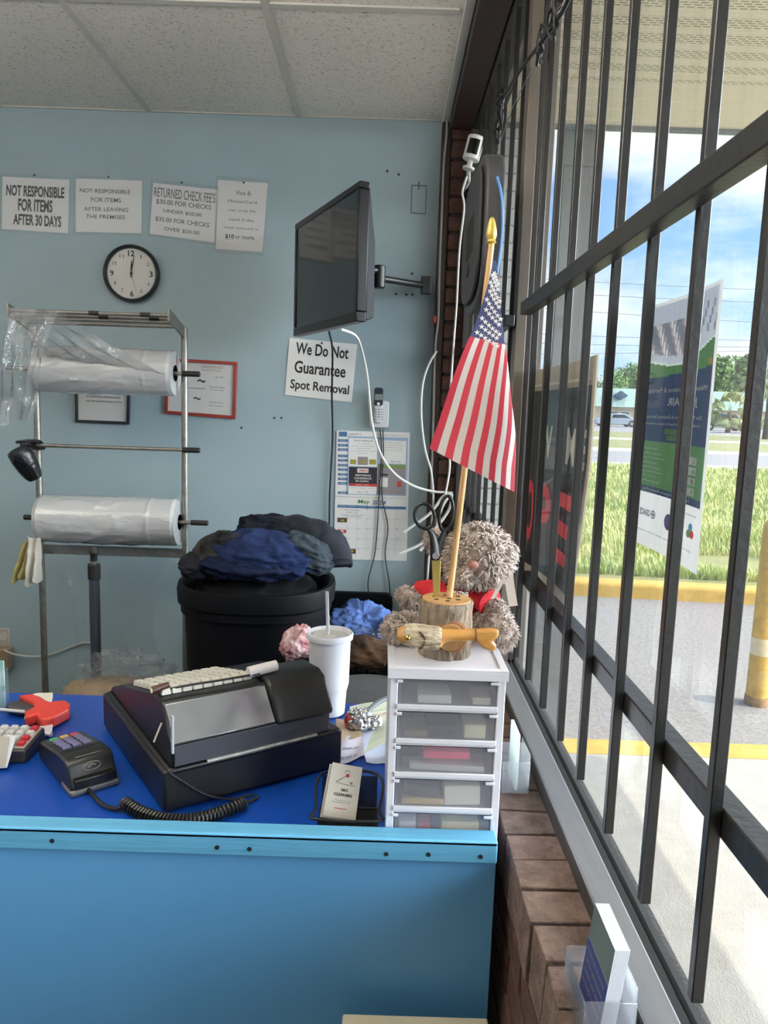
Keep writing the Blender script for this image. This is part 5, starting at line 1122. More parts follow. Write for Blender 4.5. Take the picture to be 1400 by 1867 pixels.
m = MB(); m.prism([(p.x, p.y) for p in tgp], lambda a, b, h: (a, b, CT+h), .010, .014); m.tube([tgp[0]+Vector((0, 0, -.014)), tgp[1]+Vector((0, 0, -.014))], .004, 6); m.tube([tgp[3]+Vector((0, 0, -.016)), tgp[2]+Vector((0, 0, -.016))], .005, 6); m.build('tag_clip', mat('white tag clip', (220, 218, 226), .35), tg)
wp_ = [P(*C6(x, y), Z=CT+.014) for x, y in [(340,490),(400,478),(560,474),(535,575),(490,560),(430,520)]]
m = MB(); m.prism([(p.x, p.y) for p in wp_], lambda a, b, h: (a, b, CT+h), .002, .012+.0); tag(recentre(m.build('paper_tags', mat('cream paper tags', (226, 220, 202), .7))), 'small stack of cream tags under the red tagging gun', 'tags')
# ------------------------------------------------------------------ calculator
def cq(x, y, z): return P(*C6(x, y), Z=z)
k1, k2, k3 = cq(490, 855, CT+.035), cq(265, 1060, CT+.035), cq(-330, 840, CT+.035)
cu_ = (k3-k1); cvv = (k2-k1); ca = thing('desk_calculator', 'grey desk calculator with white and red keys at the left end of the counter', 'calculator', k1+cu_*.5+cvv*.5-Vector((0, 0, .035)))
def cl_(a, b, h): q_ = k1+cu_*a+cvv*b; return (q_.x, q_.y, CT+h)
m = MB(); m.add([cl_(0,0,.001), cl_(1,0,.001), cl_(1,1,.001), cl_(0,1,.001), cl_(.01,.02,.036), cl_(.99,.02,.036), cl_(.99,.97,.026), cl_(.01,.97,.026)], [(0,3,2,1),(4,5,6,7),(0,1,5,4),(1,2,6,5),(2,3,7,6),(3,0,4,7)]); m.build('body', mat('dark calculator plastic', (44, 44, 46), .45), ca, bevel=.003)
m = MB(); m.add([cl_(.03,.05,.0365), cl_(.97,.05,.0365), cl_(.97,.93,.0275), cl_(.03,.93,.0275), cl_(.03,.05,.0385), cl_(.97,.05,.0385), cl_(.97,.93,.0295), cl_(.03,.93,.0295)], [(0,3,2,1),(4,5,6,7),(0,1,5,4),(1,2,6,5),(2,3,7,6),(3,0,4,7)]); m.build('key_plate', mat('grey key plate', (150, 144, 132), .5), ca)
M_kw, M_kr = mat('pale calculator key', (198, 198, 196), .45), mat('red calculator key', (178, 40, 52), .45)
for r_ in range(4):
    for c_ in range(7):
        a, b = .055+.13*c_, .10+.205*r_; h = .0375-.010*(b-.05)
        m = MB(); m.add([cl_(a,b,h), cl_(a+.095,b,h), cl_(a+.095,b+.15,h-.0015), cl_(a,b+.15,h-.0015), cl_(a+.01,b+.015,h+.008), cl_(a+.085,b+.015,h+.008), cl_(a+.085,b+.135,h+.0068), cl_(a+.01,b+.135,h+.0068)], [(0,3,2,1),(4,5,6,7),(0,1,5,4),(1,2,6,5),(2,3,7,6),(3,0,4,7)])
        m.build('calculator_key', M_kr if (c_ == 0 and r_ in (0, 2, 3)) else M_kw, ca, bevel=.001, segs=1)
# receipt slips at the left edge
def slip(label, pts, z0, rgb, name='receipt'):
    q_ = [P(*C6(x, y), Z=CT+z) for (x, y), z in zip(pts, z0)]
    m = MB(); m.sheet(10, 10, lambda u, v: q_[0].lerp(q_[1], u).lerp(q_[3].lerp(q_[2], u), v)+Vector((0, 0, .006*math.sin(PI*u)*math.sin(PI*v))), .0008)
    return tag(recentre(m.build(name, mat('slip '+label[:10], rgb, .7, noise=.03), angle=60)), label, 'paper')
slip('white curled receipt slip leaning on the calculator at the left edge', [(75,922),(172,945),(75,1282),(-60,1290)], (.046, .046, .006, .006), (222, 222, 226))
slip('greyish receipt paper lying over the calculator keys at the left edge', [(-160,925),(98,955),(60,1270),(-160,1262)], (.050, .050, .010, .010), (160, 156, 146))
# teal leaflet in a clear stand at the very edge
a, b = P(-45, 1250, Y=1.62), P(7, 1205, Y=1.62); lf_ = thing('leaflet_stand', 'clear stand with a teal and white leaflet cut off by the left edge', 'leaflet holder', ((a.x+b.x)/2, 1.62, CT))
zt_l = b.z; MB().bx(a.x, b.x, 1.618, 1.6215, CT+.002, zt_l).build('leaflet', mat('teal leaflet', (70, 170, 160), .5, rgb2=(216, 232, 228), nscale=30), lf_)
m = MB(); m.bx(a.x-.004, b.x+.004, 1.609, 1.613, CT, zt_l-.055).bx(a.x-.004, b.x+.004, 1.626, 1.629, CT, zt_l-.02).bx(a.x-.004, b.x+.004, 1.609, 1.629, CT, CT+.0025); m.build('holder', film('clear acrylic', clear=.88, gloss=1.0, rough=.03, white=(210, 220, 225)), lf_)
# ------------------------------------------------------------------ foam cup
cb_ = O+(Vector((-.1036, 1.5829, .93))-O)*KB; k_ = cb_.y/1.6
cu0 = Vector((cb_.x-.002, cb_.y, CT)); zt2 = P(600, 1152, Y=cb_.y).z; H2 = zt2-CT
cpn = thing('foam_cup', 'tall white foam drink cup with a straw standing behind the cash register', 'cup', cu0)
rt_c = 44*cb_.y/1372
m = MB(); m.lathe(cu0, [(0, .002), (.030, .002), (.032, .0), (.0375, .004), (.041, .060), (.0425, .062), (.0455, .075), (rt_c-.006, H2-.02), (rt_c-.0055, H2-.016), (rt_c-.001, H2-.014), (rt_c, H2-.004), (rt_c-.002, H2), (rt_c-.006, H2-.001), (rt_c-.0075, H2-.010), (rt_c-.0085, H2-.012)], 56); m.build('body', mat('white foam', (226, 229, 238), .6, bump=.02, bscale=260), cpn, angle=50)
MB().lathe(cu0, [(rt_c-.0085, H2-.012), (rt_c-.014, H2-.006), (rt_c-.020, H2-.008), (.012, H2-.0085), (.010, H2-.006), (0, H2-.006)], 48).build('lid', mat('milky cup lid', (206, 206, 200), .25, coat=.3), cpn)
s0, s1 = P(598, 1152, Y=cb_.y), P(596, 1079, Y=cb_.y-.01)
MB().tube([Vector((s0.x, cb_.y, CT+.05)), s0, s1], .0042, 12).build('straw', mat('pale straw', (196, 200, 210), .3), cpn)
# ------------------------------------------------------------------ foil ball and papers
fc = P(655, 1312, Z=CT+.028); m = MB(); m.ball(fc, (.030, .026, .025), 46, 30, disp=lambda d: .72+.55*ridge((d.x*3.4+1, d.y*3.4, d.z*3.4), 2, 77))
fo = thing('foil_wrap', 'crumpled silver foil with a red inside lying on the papers behind the register', 'foil', (fc.x, fc.y, CT)); m.build('foil', mat('crumpled foil', (206, 206, 208), .12, metal=1.0, bump=.6, bscale=60), fo, angle=12)
m = MB(); m.ball(fc+Vector((.030, .004, -.006)), (.020, .017, .016), 36, 24, disp=lambda d: .7+.55*ridge((d.x*3.8+5, d.y*3.8, d.z*3.8), 2, 78)); m.build('foil_tail', MATS['crumpled foil'], fo, angle=12)
m = MB(); m.ball(fc+Vector((-.018, -.003, .0)), (.016, .018, .020), 24, 16, disp=lambda d: .8+.3*fbm((d.x*4, d.y*4, d.z*4), 2, 5)); m.build('red_inside', mat('red wrapper', (170, 62, 66), .5), fo)
def counter_paper(label, pts, lift, rgb, prints, edge=None, name='paper_sheet', thick=.0006):
    q_ = [P(x, y, Z=CT+lift) for x, y in pts]; t = thing(name, label, 'paper', (q_[3]+q_[2])/2-Vector((0, 0, lift)))
    def f(u, v, h=0.0):
        p = q_[0].lerp(q_[1], u).lerp(q_[3].lerp(q_[2], u), v); p.z += .002*math.sin(u*5+v*3)+.0021+h; return p
    m = MB(); m.sheet(12, 12, f, thick); m.build('sheet', mat('paper '+label[:14], rgb, .75, noise=.03), t)
    if prints:
        m = MB()
        for st, u0, u1, v0, v1, mi in prints: m.text(st, lambda a, b, c: f(u0+(u1-u0)*a, v1+(v0-v1)*b, .0012), mi)
        m.build('print', [M_inkg, mat('red print', (176, 60, 60), .6), mat('blue ink', (70, 74, 130), .6)], t, smooth=False)
counter_paper('pale blue sheet under the newspaper beside the drawer tower', [(650, 1335), (712, 1330), (715, 1394), (668, 1392)], .001, (196, 206, 230), [])
nl = [('rules and notices for the month printed in small type', .30, .98, .50+.035*k, .52+.035*k, 0) for k in range(11)]
counter_paper('greenish newsprint pages spread between the register and the drawer tower', [(638, 1290), (716, 1276), (716, 1350), (612, 1398)], .004, (206, 212, 190), nl+[('MOVING UPDATE', .50, .98, .30, .35, 1), ('special offer this week', .55, .98, .20, .23, 0)])
counter_paper('white handwritten sheet partly under the cash register', [(622, 1346), (662, 1342), (664, 1380), (618, 1396)], .007, (216, 212, 226), [('thank you', .1, .8, .45, .58, 2), ('for pick up', .05, .7, .75, .92, 2)])
counter_paper('brown envelope corner under the crumpled foil', [(612, 1312), (650, 1322), (662, 1345), (615, 1352)], .0105, (190, 170, 146), [])
pen = MB(); pen.tube(cr([P(664, 1302, Z=CT+.012), P(690, 1280, Z=CT+.022), P(716, 1270, Z=CT+.022)], 6), .006, 8); tag(recentre(pen.build('grey_cable', mat('grey cable sheath', (96, 100, 106), .4))), 'grey cable curving behind the papers towards the drawer tower', 'cable')
# ------------------------------------------------------------------ card holder with business cards
hA, hB, hC, hD = [P(x, y, Z=CT) for x, y in ((566, 1522), (692, 1518), (586, 1440), (686, 1447))]
ch = thing('card_holder', 'black mesh business card holder at the front edge of the counter', 'card holder', (hA+hB)/2+Vector((0, .04, 0)))
hx0, hx1 = P(575, 1508, Y=1.175).x, P(690, 1508, Y=1.175).x; hy0, hy1 = 1.158, 1.245
M_mesh = mat('black wire mesh', (22, 22, 24), .45, metal=.4)
m = MB()
def rnet(x0_, x1_, y_, z0_, z1_, st_=.0045, sl=0.0):
    n1 = int((x1_-x0_)/st_); n2 = int((z1_-z0_)/st_)
    for k in range(-n2, n1+1):
        for s_ in (1, -1):
            a = [x0_+k*st_, z0_] if s_ == 1 else [x0_+k*st_, z1_]; b = [a[0]+(z1_-z0_), z1_ if s_ == 1 else z0_]
            for e1, e2 in ((a, b), ):
                if e1[0] < x0_: e1[1] += (x0_-e1[0])*(1 if s_ == 1 else -1); e1[0] = x0_
                if e2[0] > x1_: e2[1] -= (e2[0]-x1_)*(1 if s_ == 1 else -1); e2[0] = x1_
                if e2[0]-e1[0] > .0015: m.tube([(e1[0], y_+sl*(e1[1]-z0_), e1[1]), (e2[0], y_+sl*(e2[1]-z0_), e2[1])], .0008, 4)
rnet(hx0+.008, hx1-.008, hy0, CT+.006, CT+.030); m.build('mesh_panel', M_mesh, ch); m = MB(); rnet(hx0+.004, hx1-.004, hy1, CT+.006, CT+.058, .0032, sl=.25); m.build('mesh_panel', M_mesh, ch)
m = MB(); fr_ = [(hx0, hy0, CT+.031), (hx1, hy0, CT+.031), (hx1+.001, hy0+.03, CT+.034), (hx1-.002, hy1+.014, CT+.060), (hx0+.004, hy1+.014, CT+.060), (hx0-.001, hy0+.03, CT+.034)]
m.tube(cr(fr_, 5, True), .0026, 8, closed=True); m.tube([(hx0+.004, hy0, CT+.003), (hx1-.004, hy0, CT+.003), (hx1-.002, hy1, CT+.003), (hx0+.003, hy1, CT+.003)], .0026, 8, closed=True); m.bx(hx0+.004, hx1-.004, hy0, hy1, CT+.001, CT+.003); m.build('frame', M_mesh, ch)
cq_ = [P(x, y, Y=1.190+.0) for x, y in ((605, 1399), (660, 1409), (648, 1496), (588, 1487))]
c_up = (cq_[0]-cq_[3]); c_rt = (cq_[1]-cq_[0])
CG = 'business cards in the mesh holder'
def card(k, dx, dz, lab):
    off = Vector((dx, .0022*k, dz)); t0 = [p+off for p in cq_]
    for p in t0[:2]: p.y += .018
    for p in t0[2:]: p.y -= .0
    qd = Quad(*t0, n=(0, -.98, .17)); t = thing('business_card', lab, 'card', (qd.c[2]+qd.c[3])/2, CG)
    m = MB(); qd.slab(m, 0, 1, 0, 1, -.0009, 0); m.build('sheet', mat('cream card', (224, 216, 204), .6), t)
    return t, qd
t, qd = card(0, 0, 0, 'front business card with a red figure on a ski slope and dark lettering')
m = MB(); h = .0004
qd.txt(m, 'S&G', .42, .64, .445, .495, h, 0, bold=.03); qd.txt(m, 'CLEANERS', .22, .80, .535, .59, h, 0, bold=.03)
qd.txt(m, 'Alterations & Laundry', .27, .78, .665, .685, h, 1); qd.txt(m, 'Dry cleaning same day', .2, .78, .705, .725, h, 1); qd.txt(m, '_____________', .30, .68, .815, .827, h, 2)
def line_(pts, wd, mi):
    for (a, b), (c, d) in zip(pts[:-1], pts[1:]):
        dx, dy = c-a, d-b; L = math.hypot(dx, dy); nx, ny = -dy/L*wd, dx/L*wd; m.add([qd.at(a+nx, b+ny, h), qd.at(c+nx, d+ny, h), qd.at(c-nx, d-ny, h), qd.at(a-nx, b-ny, h)], [(0,1,2,3)], mi)
line_([(.22, .345), (.50, .215), (.56, .20)], .006, 1); line_([(.22, .345), (.50, .365), (.86, .37)], .006, 3); line_([(.44, .15), (.48, .11), (.56, .105), (.62, .13), (.63, .17)], .005, 1)
m.add([qd.at(.56+.06*math.cos(a), .195+.035*math.sin(a), h) for a in [2*PI*k/14 for k in range(14)]], [tuple(range(14))], 2); m.add([qd.at(.71+.05*math.cos(a), .325+.025*math.sin(a), h) for a in [2*PI*k/12 for k in range(12)]], [tuple(range(12))], 3)
m.build('print', [M_ink, M_inkg, mat('card red', (196, 64, 56), .6), mat('card grey green', (120, 132, 120), .6)], t, smooth=False)
card(1, -.005, -.004, 'business card showing its edge directly behind the front card'); 
# ------------------------------------------------------------------ tower of drawers
TY0 = 1.153; sc_ = TY0/1.13
tx0, tx1 = P(706, 1228, Y=TY0).x+.001, P(927, 1228, Y=TY0).x; tz1 = P(815, 1219, Y=TY0).z; TY1 = TY0+.30; tw = tx1-tx0
tx0b, tx1b = tx0+.004, min(tx1-.003, .2085); tx1 = min(tx1, .2115)
dt = thing('drawer_tower', 'white plastic tower of five see-through drawers at the end of the counter', 'drawer unit', ((tx0+tx1)/2, (TY0+TY1)/2, CT))
M_wp = mat('white plastic', (222, 222, 230), .35, spec=.5)
zb = [P(704, y, Y=TY0).z for y in (1228, 1290, 1352, 1413, 1475)]+[CT+.004]
m = MB(); m.bx(tx0, tx1, TY0-.004, TY1, tz1-.018, tz1-.004); m.bx(tx0+.010, tx1-.010, TY0+.012, TY1-.008, tz1-.0041, tz1-.0025)
for a, b, c, d in ((tx0, tx0+.012, TY0-.004, TY1), (tx1-.012, tx1, TY0-.004, TY1), (tx0+.012, tx1-.012, TY0-.004, TY0+.008), (tx0+.012, tx1-.012, TY1-.010, TY1)): m.bx(a, b, c, d, tz1-.0042, tz1)
m.build('top', M_wp, dt, bevel=.004, segs=3)
ztp = tz1-.018; m = MB()
m.bx(tx0b, tx0b+.004, TY0+.006, TY1-.004, CT, ztp).bx(tx1b-.004, tx1b, TY0+.006, TY1-.004, CT, ztp).bx(tx0b, tx1b, TY1-.008, TY1-.004, CT, ztp)
m.bx(tx0b, tx0b+.013, TY0, TY0+.012, CT, ztp).bx(tx1b-.013, tx1b, TY0, TY0+.012, CT, ztp)
for z in zb[1:5]: m.bx(tx0b+.004, tx1b-.004, TY0+.001, TY1-.008, z-.006, z+.0015)
m.bx(tx0b+.004, tx1b-.004, TY0+.001, TY1-.008, CT, CT+.004)
m.build('frame', M_wp, dt, bevel=.0015, segs=2)
M_fr = film('frosted drawer plastic', clear=.71, gloss=.35, rough=.25, white=(214, 214, 222)); M_lip = M_wp
for k in range(5):
    za = zb[k]-.0075 if k else ztp-.003; zc_ = zb[k+1]+.003; x0, x1 = tx0b+.0145, tx1b-.0145
    d_ = MB(); d_.bx(x0, x1, TY0+.001, TY0+.0035, zc_, za).bx(x0, x0+.002, TY0+.0036, TY1-.02, zc_, za-.006).bx(x1-.002, x1, TY0+.0036, TY1-.02, zc_, za-.006).bx(x0+.002, x1-.002, TY1-.022, TY1-.02, zc_, za-.006).bx(x0+.002, x1-.002, TY0+.0036, TY1-.022, zc_, zc_+.002)
    dr = d_.build('drawer', M_fr, dt)
    MB().bx(x0-.003, x1+.003, TY0-.003, TY0+.001, zc_-.004, zc_+.004).build('lip', M_lip, dr, bevel=.001)
    MB().bx(x1-.010, x1+.005, TY0-.0025, TY0+.0008, za-.004, za+.001).bx(x0-.004, x0+.006, TY0-.0025, TY0+.0008, za-.004, za+.001).build('catch', M_lip, dr, bevel=.001)
def inside(name, label, cat, k, u0, u1, h0, h1, rgb, y0=.008, y1=.06, tilt=0.0, **kw):
    zc_ = zb[k+1]+.0055; hh = (zb[k]-.016)-zc_ if k else (ztp-.010)-zc_; W = tx1b-tx0b-.036; xx = tx0b+.018
    mb = MB(Matrix.Translation((xx+W*(u0+u1)/2, 0, zc_+hh*h0)) @ Matrix.Rotation(tilt, 4, 'Y')); hw = W*(u1-u0)/2
    mb.bx(-hw, hw, TY0+y0, TY0+y1, 0, hh*(h1-h0)); tag(recentre(mb.build(name, mat('inner %d %d %d' % rgb, rgb, .7, noise=.06), bevel=.002)), label, cat)
inside('paper_pad', 'pale pad lying in the top drawer of the white tower', 'stationery', 0, .18, .55, 0, .42, (214, 212, 206))
inside('card_stack', 'cream card stack at the right of the top drawer', 'stationery', 0, .78, .98, 0, .35, (216, 208, 188))
inside('black_case', 'black item in the middle of the second drawer', 'stationery', 1, .30, .66, 0, .62, (42, 44, 52), y1=.09)
inside('sticky_notes', 'cream block of notes at the right of the second drawer', 'stationery', 1, .70, .94, 0, .66, (222, 216, 184))
inside('brown_pouch', 'brown item at the left of the second drawer', 'stationery', 1, .05, .32, 0, .34, (120, 104, 86))
inside('pink_pad', 'bright pink paper pad in the third drawer', 'stationery', 2, .27, .78, .56, .92, (244, 84, 128), y0=.01)
inside('paper_stack', 'stack of pale papers under the pink pad in the third drawer', 'stationery', 2, .12, .95, 0, .30, (196, 200, 198), tilt=.03)
inside('green_folder', 'dark green folder at the left of the third drawer', 'stationery', 2, .04, .26, 0, .5, (92, 112, 104), y0=.02)
inside('tan_envelope', 'tan envelope in the lower left of the fourth drawer', 'stationery', 3, .05, .52, 0, .26, (196, 168, 116))
inside('dark_booklet', 'dark booklet leaning at the left of the fourth drawer', 'stationery', 3, .05, .46, .30, .82, (82, 80, 82), tilt=.12, y0=.012)
inside('white_cards', 'white cards at the right of the fourth drawer', 'stationery', 3, .52, .92, .02, .92, (226, 222, 208), tilt=-.04)
inside('red_ribbon', 'small red item in the bottom drawer of the tower', 'stationery', 4, .24, .38, 0, .62, (186, 58, 70))
inside('white_box', 'white box at the left of the bottom drawer', 'stationery', 4, .03, .22, 0, .7, (214, 206, 212))
inside('cream_rolls', 'cream rolls at the right of the bottom drawer', 'stationery', 4, .50, .92, .1, .75, (222, 208, 160))
# ================================================================== on the drawer tower
TZ = tz1-.0025
# ---- log pen holder
SX_, SY_ = .1115*1.012, 1.2405; SR = .044; SH = P(812, 1090, Y=SY_).z-TZ
lg = thing('log_pen_holder', 'bark-covered log pen holder with a carved wooden fish across its front', 'pen holder', (SX_, SY_, TZ))
M_bark = mat('grey brown bark', (158, 144, 126), .95, rgb2=(84, 68, 54), nscale=34, stretch=(2.0, 2.0, .7), bump=.8, bscale=70)
M_wood = mat('cut wood', (188, 148, 98), .6, rgb2=(150, 110, 66), nscale=14, stretch=(3, 3, .6), bump=.1, bscale=120)
M_carve = mat('carved yellow wood', (206, 156, 84), .4, rgb2=(166, 112, 52), nscale=16, stretch=(.5, 2.5, 2.5), coat=.2)
m = MB()
def barkr(a, h):
    return SR*(.90+.17*ridge((math.cos(a)*3.4, math.sin(a)*3.4, h*14), 3, 5)+.05*fbm((math.cos(a)*9, math.sin(a)*9, h*40), 2, 7))
nu, nv = 90, 40; vs = []
for j in range(nv+1):
    for i in range(nu):
        a = 2*PI*i/nu; h = SH*j/nv; r_ = barkr(a, h)*(1 if j < nv-1 else .97); vs.append((SX_+r_*math.cos(a), SY_+r_*math.sin(a), TZ+h*.985))
fs = [(j*nu+i, j*nu+(i+1) % nu, (j+1)*nu+(i+1) % nu, (j+1)*nu+i) for j in range(nv) for i in range(nu)]
m.add(vs, fs); m.build('bark', M_bark, lg, angle=60)
m = MB(); k = 40; m.lathe((SX_, SY_, TZ+SH*.97), [(0, -.01), (SR*.93, -.01), (SR*.965, 0), (SR*.93, SH*.03), (0, SH*.03)], 48); m.build('top_face', M_wood, lg, angle=30)
m = MB(); ht = TZ+SH
for dx, dy in ((-.018, -.012), (.0, -.02), (.018, -.01), (-.020, .008), (.004, -.004), (.02, .012), (.0, .018)): m.cyl((SX_+dx, SY_+dy, ht-.006), (SX_+dx, SY_+dy, ht+.0004), .0042, n=14)
m.build('pen_holes', mat('dark hole wood', (40, 28, 20), .9), lg)
fy = SY_-SR
dc = P(821, 1163, Y=fy-.004); m = MB(Matrix.Translation((dc.x, fy+.012, dc.z)) @ Matrix.Rotation(PI/2, 4, 'X')); m.lathe((0, 0, 0), [(.024, 0), (.0235, .012), (.022, .017), (0, .0175)], 40); m.build('branch_disc', M_wood, lg, angle=30)
m = MB(Matrix.Translation((dc.x, fy+.010, dc.z)) @ Matrix.Rotation(PI/2, 4, 'X')); m.lathe((0, 0, 0), [(.031, 0), (.030, .006), (.026, .011), (.023, .012)], 40); m.build('bark_ring', mat('inner bark', (132, 88, 56), .9, noise=.2, nscale=40), lg)
# the fish: nose, bark body, neck, tail, brass eye
FY = fy-.024
def fp(x, y): return P(x, y, Y=FY)
ax = [(724, 1157, .007), (729, 1157, .013), (738, 1157.5, .0165)]
f0 = [fp(x, y) for x, y, r in ax]; MB().tube(f0, [r for _, _, r in ax], 20, flat=.8).build('fish_head', M_carve, lg)
fb = [fp(x, y) for x, y in ((736, 1157), (752, 1158), (776, 1161), (796, 1163), (803, 1164))]
m = MB(); rr_ = [.0168, .0192, .0205, .0195, .017]; pts = cr(fb, 6); rad = [rr_[min(4, int(i/6))]*(1-(i % 6)/6)+rr_[min(4, int(i/6)+1)]*((i % 6)/6) for i in range(len(pts))]
m.tube(pts, rad, 44, flat=.8); m.v = [tuple(Vector(v)+(Vector(v)-Vector((v[0], FY, fp(770, 1160).z))).normalized()*.0042*(ridge((v[0]*60, v[1]*200, v[2]*200), 2, 4)-.5)) for v in m.v]; m.build('fish_body', mat('fish bark', (206, 192, 166), .9, rgb2=(128, 108, 82), nscale=50, stretch=(.5, 2.4, 2.4), bump=.8, bscale=90), lg, angle=60)
nb = [fp(x, y) for x, y in ((797, 1163), (806, 1160), (825, 1158), (845, 1158), (858, 1157), (868, 1157))]
MB().tube(cr(nb, 4), [.0175, .0165, .0152, .0138, .0126, .0116, .0108, .0102, .0098, .0096, .0096, .0096, .0097, .0098, .01, .0102, .0104, .0106, .011, .0113, .0116][:21], 24, flat=.8).build('fish_waist', M_carve, lg)
tail = [(864, 1148), (872, 1147), (892, 1146), (909, 1147), (908, 1160), (897, 1167), (905, 1175), (903, 1184), (893, 1186), (880, 1180), (866, 1167)]
tp_ = [fp(x, y) for x, y in tail]; m = MB(); m.prism([(p.x, p.z) for p in tp_], lambda a, b, h: (a, FY+h, b), -.008, .008); m.build('fish_tail', M_carve, lg, bevel=.005, segs=3)
c_ = fp(866, 1157); m = MB(); m.tube([c_+Vector((-.001, 0, 0)), c_+Vector((.0012, 0, 0))], [.0118, .0118], 24, flat=.85); m.build('tail_band', mat('dark burnt band', (96, 62, 34), .7), lg)
c_ = fp(743, 1158); MB().ball((c_.x, FY-.0145, c_.z), .0052, 16, 12).build('brass_eye', mat('polished brass', (212, 176, 84), .15, metal=1), lg)
gil = [fp(x, y)+Vector((0, -.0172, 0)) for x, y in ((763, 1146), (770, 1152), (773, 1161), (770, 1172), (764, 1177))]; MB().tube(cr(gil, 4), .0016, 6).build('gill_cut', mat('burnt cut', (70, 46, 26), .8), lg)
# ---- scissors in the log
SCY = SY_+.006
sz = thing('scissors', 'black-handled scissors standing in the log pen holder', 'scissors', P(795, 1082, Y=SCY))
def sp_(x, y, dy=0.0): return P(x, y, Y=SCY+dy)
M_sh = mat('black scissor handle', (20, 21, 24), .35)
def loop(cx_, cy_, rx, ry, tilt, w0, dy):
    pts = []
    for k in range(26):
        a = 2*PI*k/26; x = rx*math.cos(a); y = ry*math.sin(a); ct_, st_ = math.cos(tilt), math.sin(tilt); pts.append(sp_(cx_+x*ct_-y*st_, cy_+x*st_+y*ct_, dy))
    return pts
m = MB(); m.tube(loop(774, 941, 18, 23, -.25, 0, 0), .0031, 10, closed=True, flat=1.0); m.tube(cr([sp_(779, 962), sp_(788, 975), sp_(792, 992), sp_(794, 1014)], 6), [.0042+.0004*k for k in range(19)], 10, flat=.6); m.build('handle', M_sh, sz)
m = MB(); m.tube(loop(813, 936, 12.5, 32, .10, 0, .006), .0031, 10, closed=True); m.tube(cr([sp_(811, 966, .006), sp_(806, 980, .006), sp_(799, 998, .006), sp_(794, 1014, .006)], 6), [.0042+.0004*k for k in range(19)], 10, flat=.6); m.build('handle', M_sh, sz)
c_ = sp_(794, 1013, -.006); MB().cyl((c_.x, c_.y, c_.z), (c_.x, c_.y-.004, c_.z), .0056, n=20).build('pivot', mat('grey pivot', (170, 172, 176), .3, metal=.5), sz)
bq = [sp_(787, 1022), sp_(804, 1022), sp_(801, 1092), sp_(790, 1092)]; m = MB(); m.prism([(p.x, p.z) for p in bq], lambda a, b, h: (a, SCY+h, b), -.0015, .003); m.build('blade', mat('yellowed blade', (172, 152, 84), .35, metal=.3), sz, bevel=.001)
# ---- small flag on a wooden stick
f0_, f1_ = P(817, 1094, Y=SY_+.004), P(893, 470, Y=1.300)
ff = thing('hand_flag', 'small american flag on a wooden stick planted in the log pen holder', 'flag', f0_)
f1b = f1_+(f1_-f0_)*.03
MB().cyl(f0_+Vector((0, 0, -.02)), f1b, .0056, .0050, 16).build('stick', mat('pale wood stick', (204, 164, 112), .45, noise=.08, nscale=60, stretch=(3, 3, .2)), ff)
tip = P(897, 396, Y=1.306); dd_ = (tip-f1b)
m = MB(); pr = [(0, .0048), (.10, .0052), (.16, .0085), (.24, .0062), (.32, .0078), (.42, .0090), (.60, .0082), (.85, .0056), (.97, .0034), (1.0, .001)]
m.tube([f1b+dd_*a for a, _ in pr], [r for _, r in pr], 16); m.build('gold_spear_tip', mat('gold paint', (214, 180, 92), .35, metal=.35), ff)
FLT, FLB = 1.280, 1.185
Lc = cr([P(x, y, Y=FLT+(FLB-FLT)*k/6+.004) for k, (x, y) in enumerate( ((896.5, 478), (886, 525), (865, 592), (846, 635), (826, 688), (804, 756), (783, 818)))], 10)
Rc = cr([P(x, y, Y=FLT+(FLB-FLT)*k/6+.004) for k, (x, y) in enumerate( ((901, 480), (908, 540), (914, 605), (921, 655), (928, 720), (937, 800), (936, 896)))], 10)
def samp(c, t): 
    t = max(0, min(1, t))*(len(c)-1); i = min(int(t), len(c)-2); return c[i].lerp(c[i+1], t-i)
def flag(u, v):       # u: 0 hoist (top) .. 1 fly end (bottom); v: 0..1 across the stripes, from the first red stripe to the canton side
    a, b = samp(Lc, u), samp(Rc, u); W = (b-a).length
    # share of the width in view: the canton side curls behind near the hoist
    vm = .50+.50*max(0, min(1, (u-.30)/.62))**.9; th = PI/2*(v/vm) if vm < .999 else PI/2*v
    thm = PI*.5
    if v <= vm: s_ = (v/vm); k = .72*s_+.28*math.sin(s_*PI/2)
    else: s_ = 1+(v-vm)/vm; k = 1-.35*(s_-1)-.0
    p = a.lerp(b, k); d_ = .10*W*(1-math.sin(min(1, s_)*PI))+ (0 if s_ <= 1 else .55*W*(s_-1))
    p.y += -.018+.055*W+.9*max(0, s_-1)*W*.6+.10*W*math.sin(s_*4.4+u*2.0)*min(1, u*1.6); return p
m = MB(); NU, NV = 60, 78
def fmi(i, j):
    u = (i+.5)/NU; v = (j+.5)/NV
    if u < .40+0*v and v < .54: return 0     # canton covers the shorter side near the hoist
    return 1 if int(v*13) % 2 == 0 else 2
CU = .415                    # canton length along the fly
def fmi(i, j):
    u = (i+.5)/NU; v = (j+.5)/NV
    if u < CU: return 0
    return 1 if int(v*13) % 2 == 0 else 2
m.sheet(NU, NV, flag, .0007, fmi)
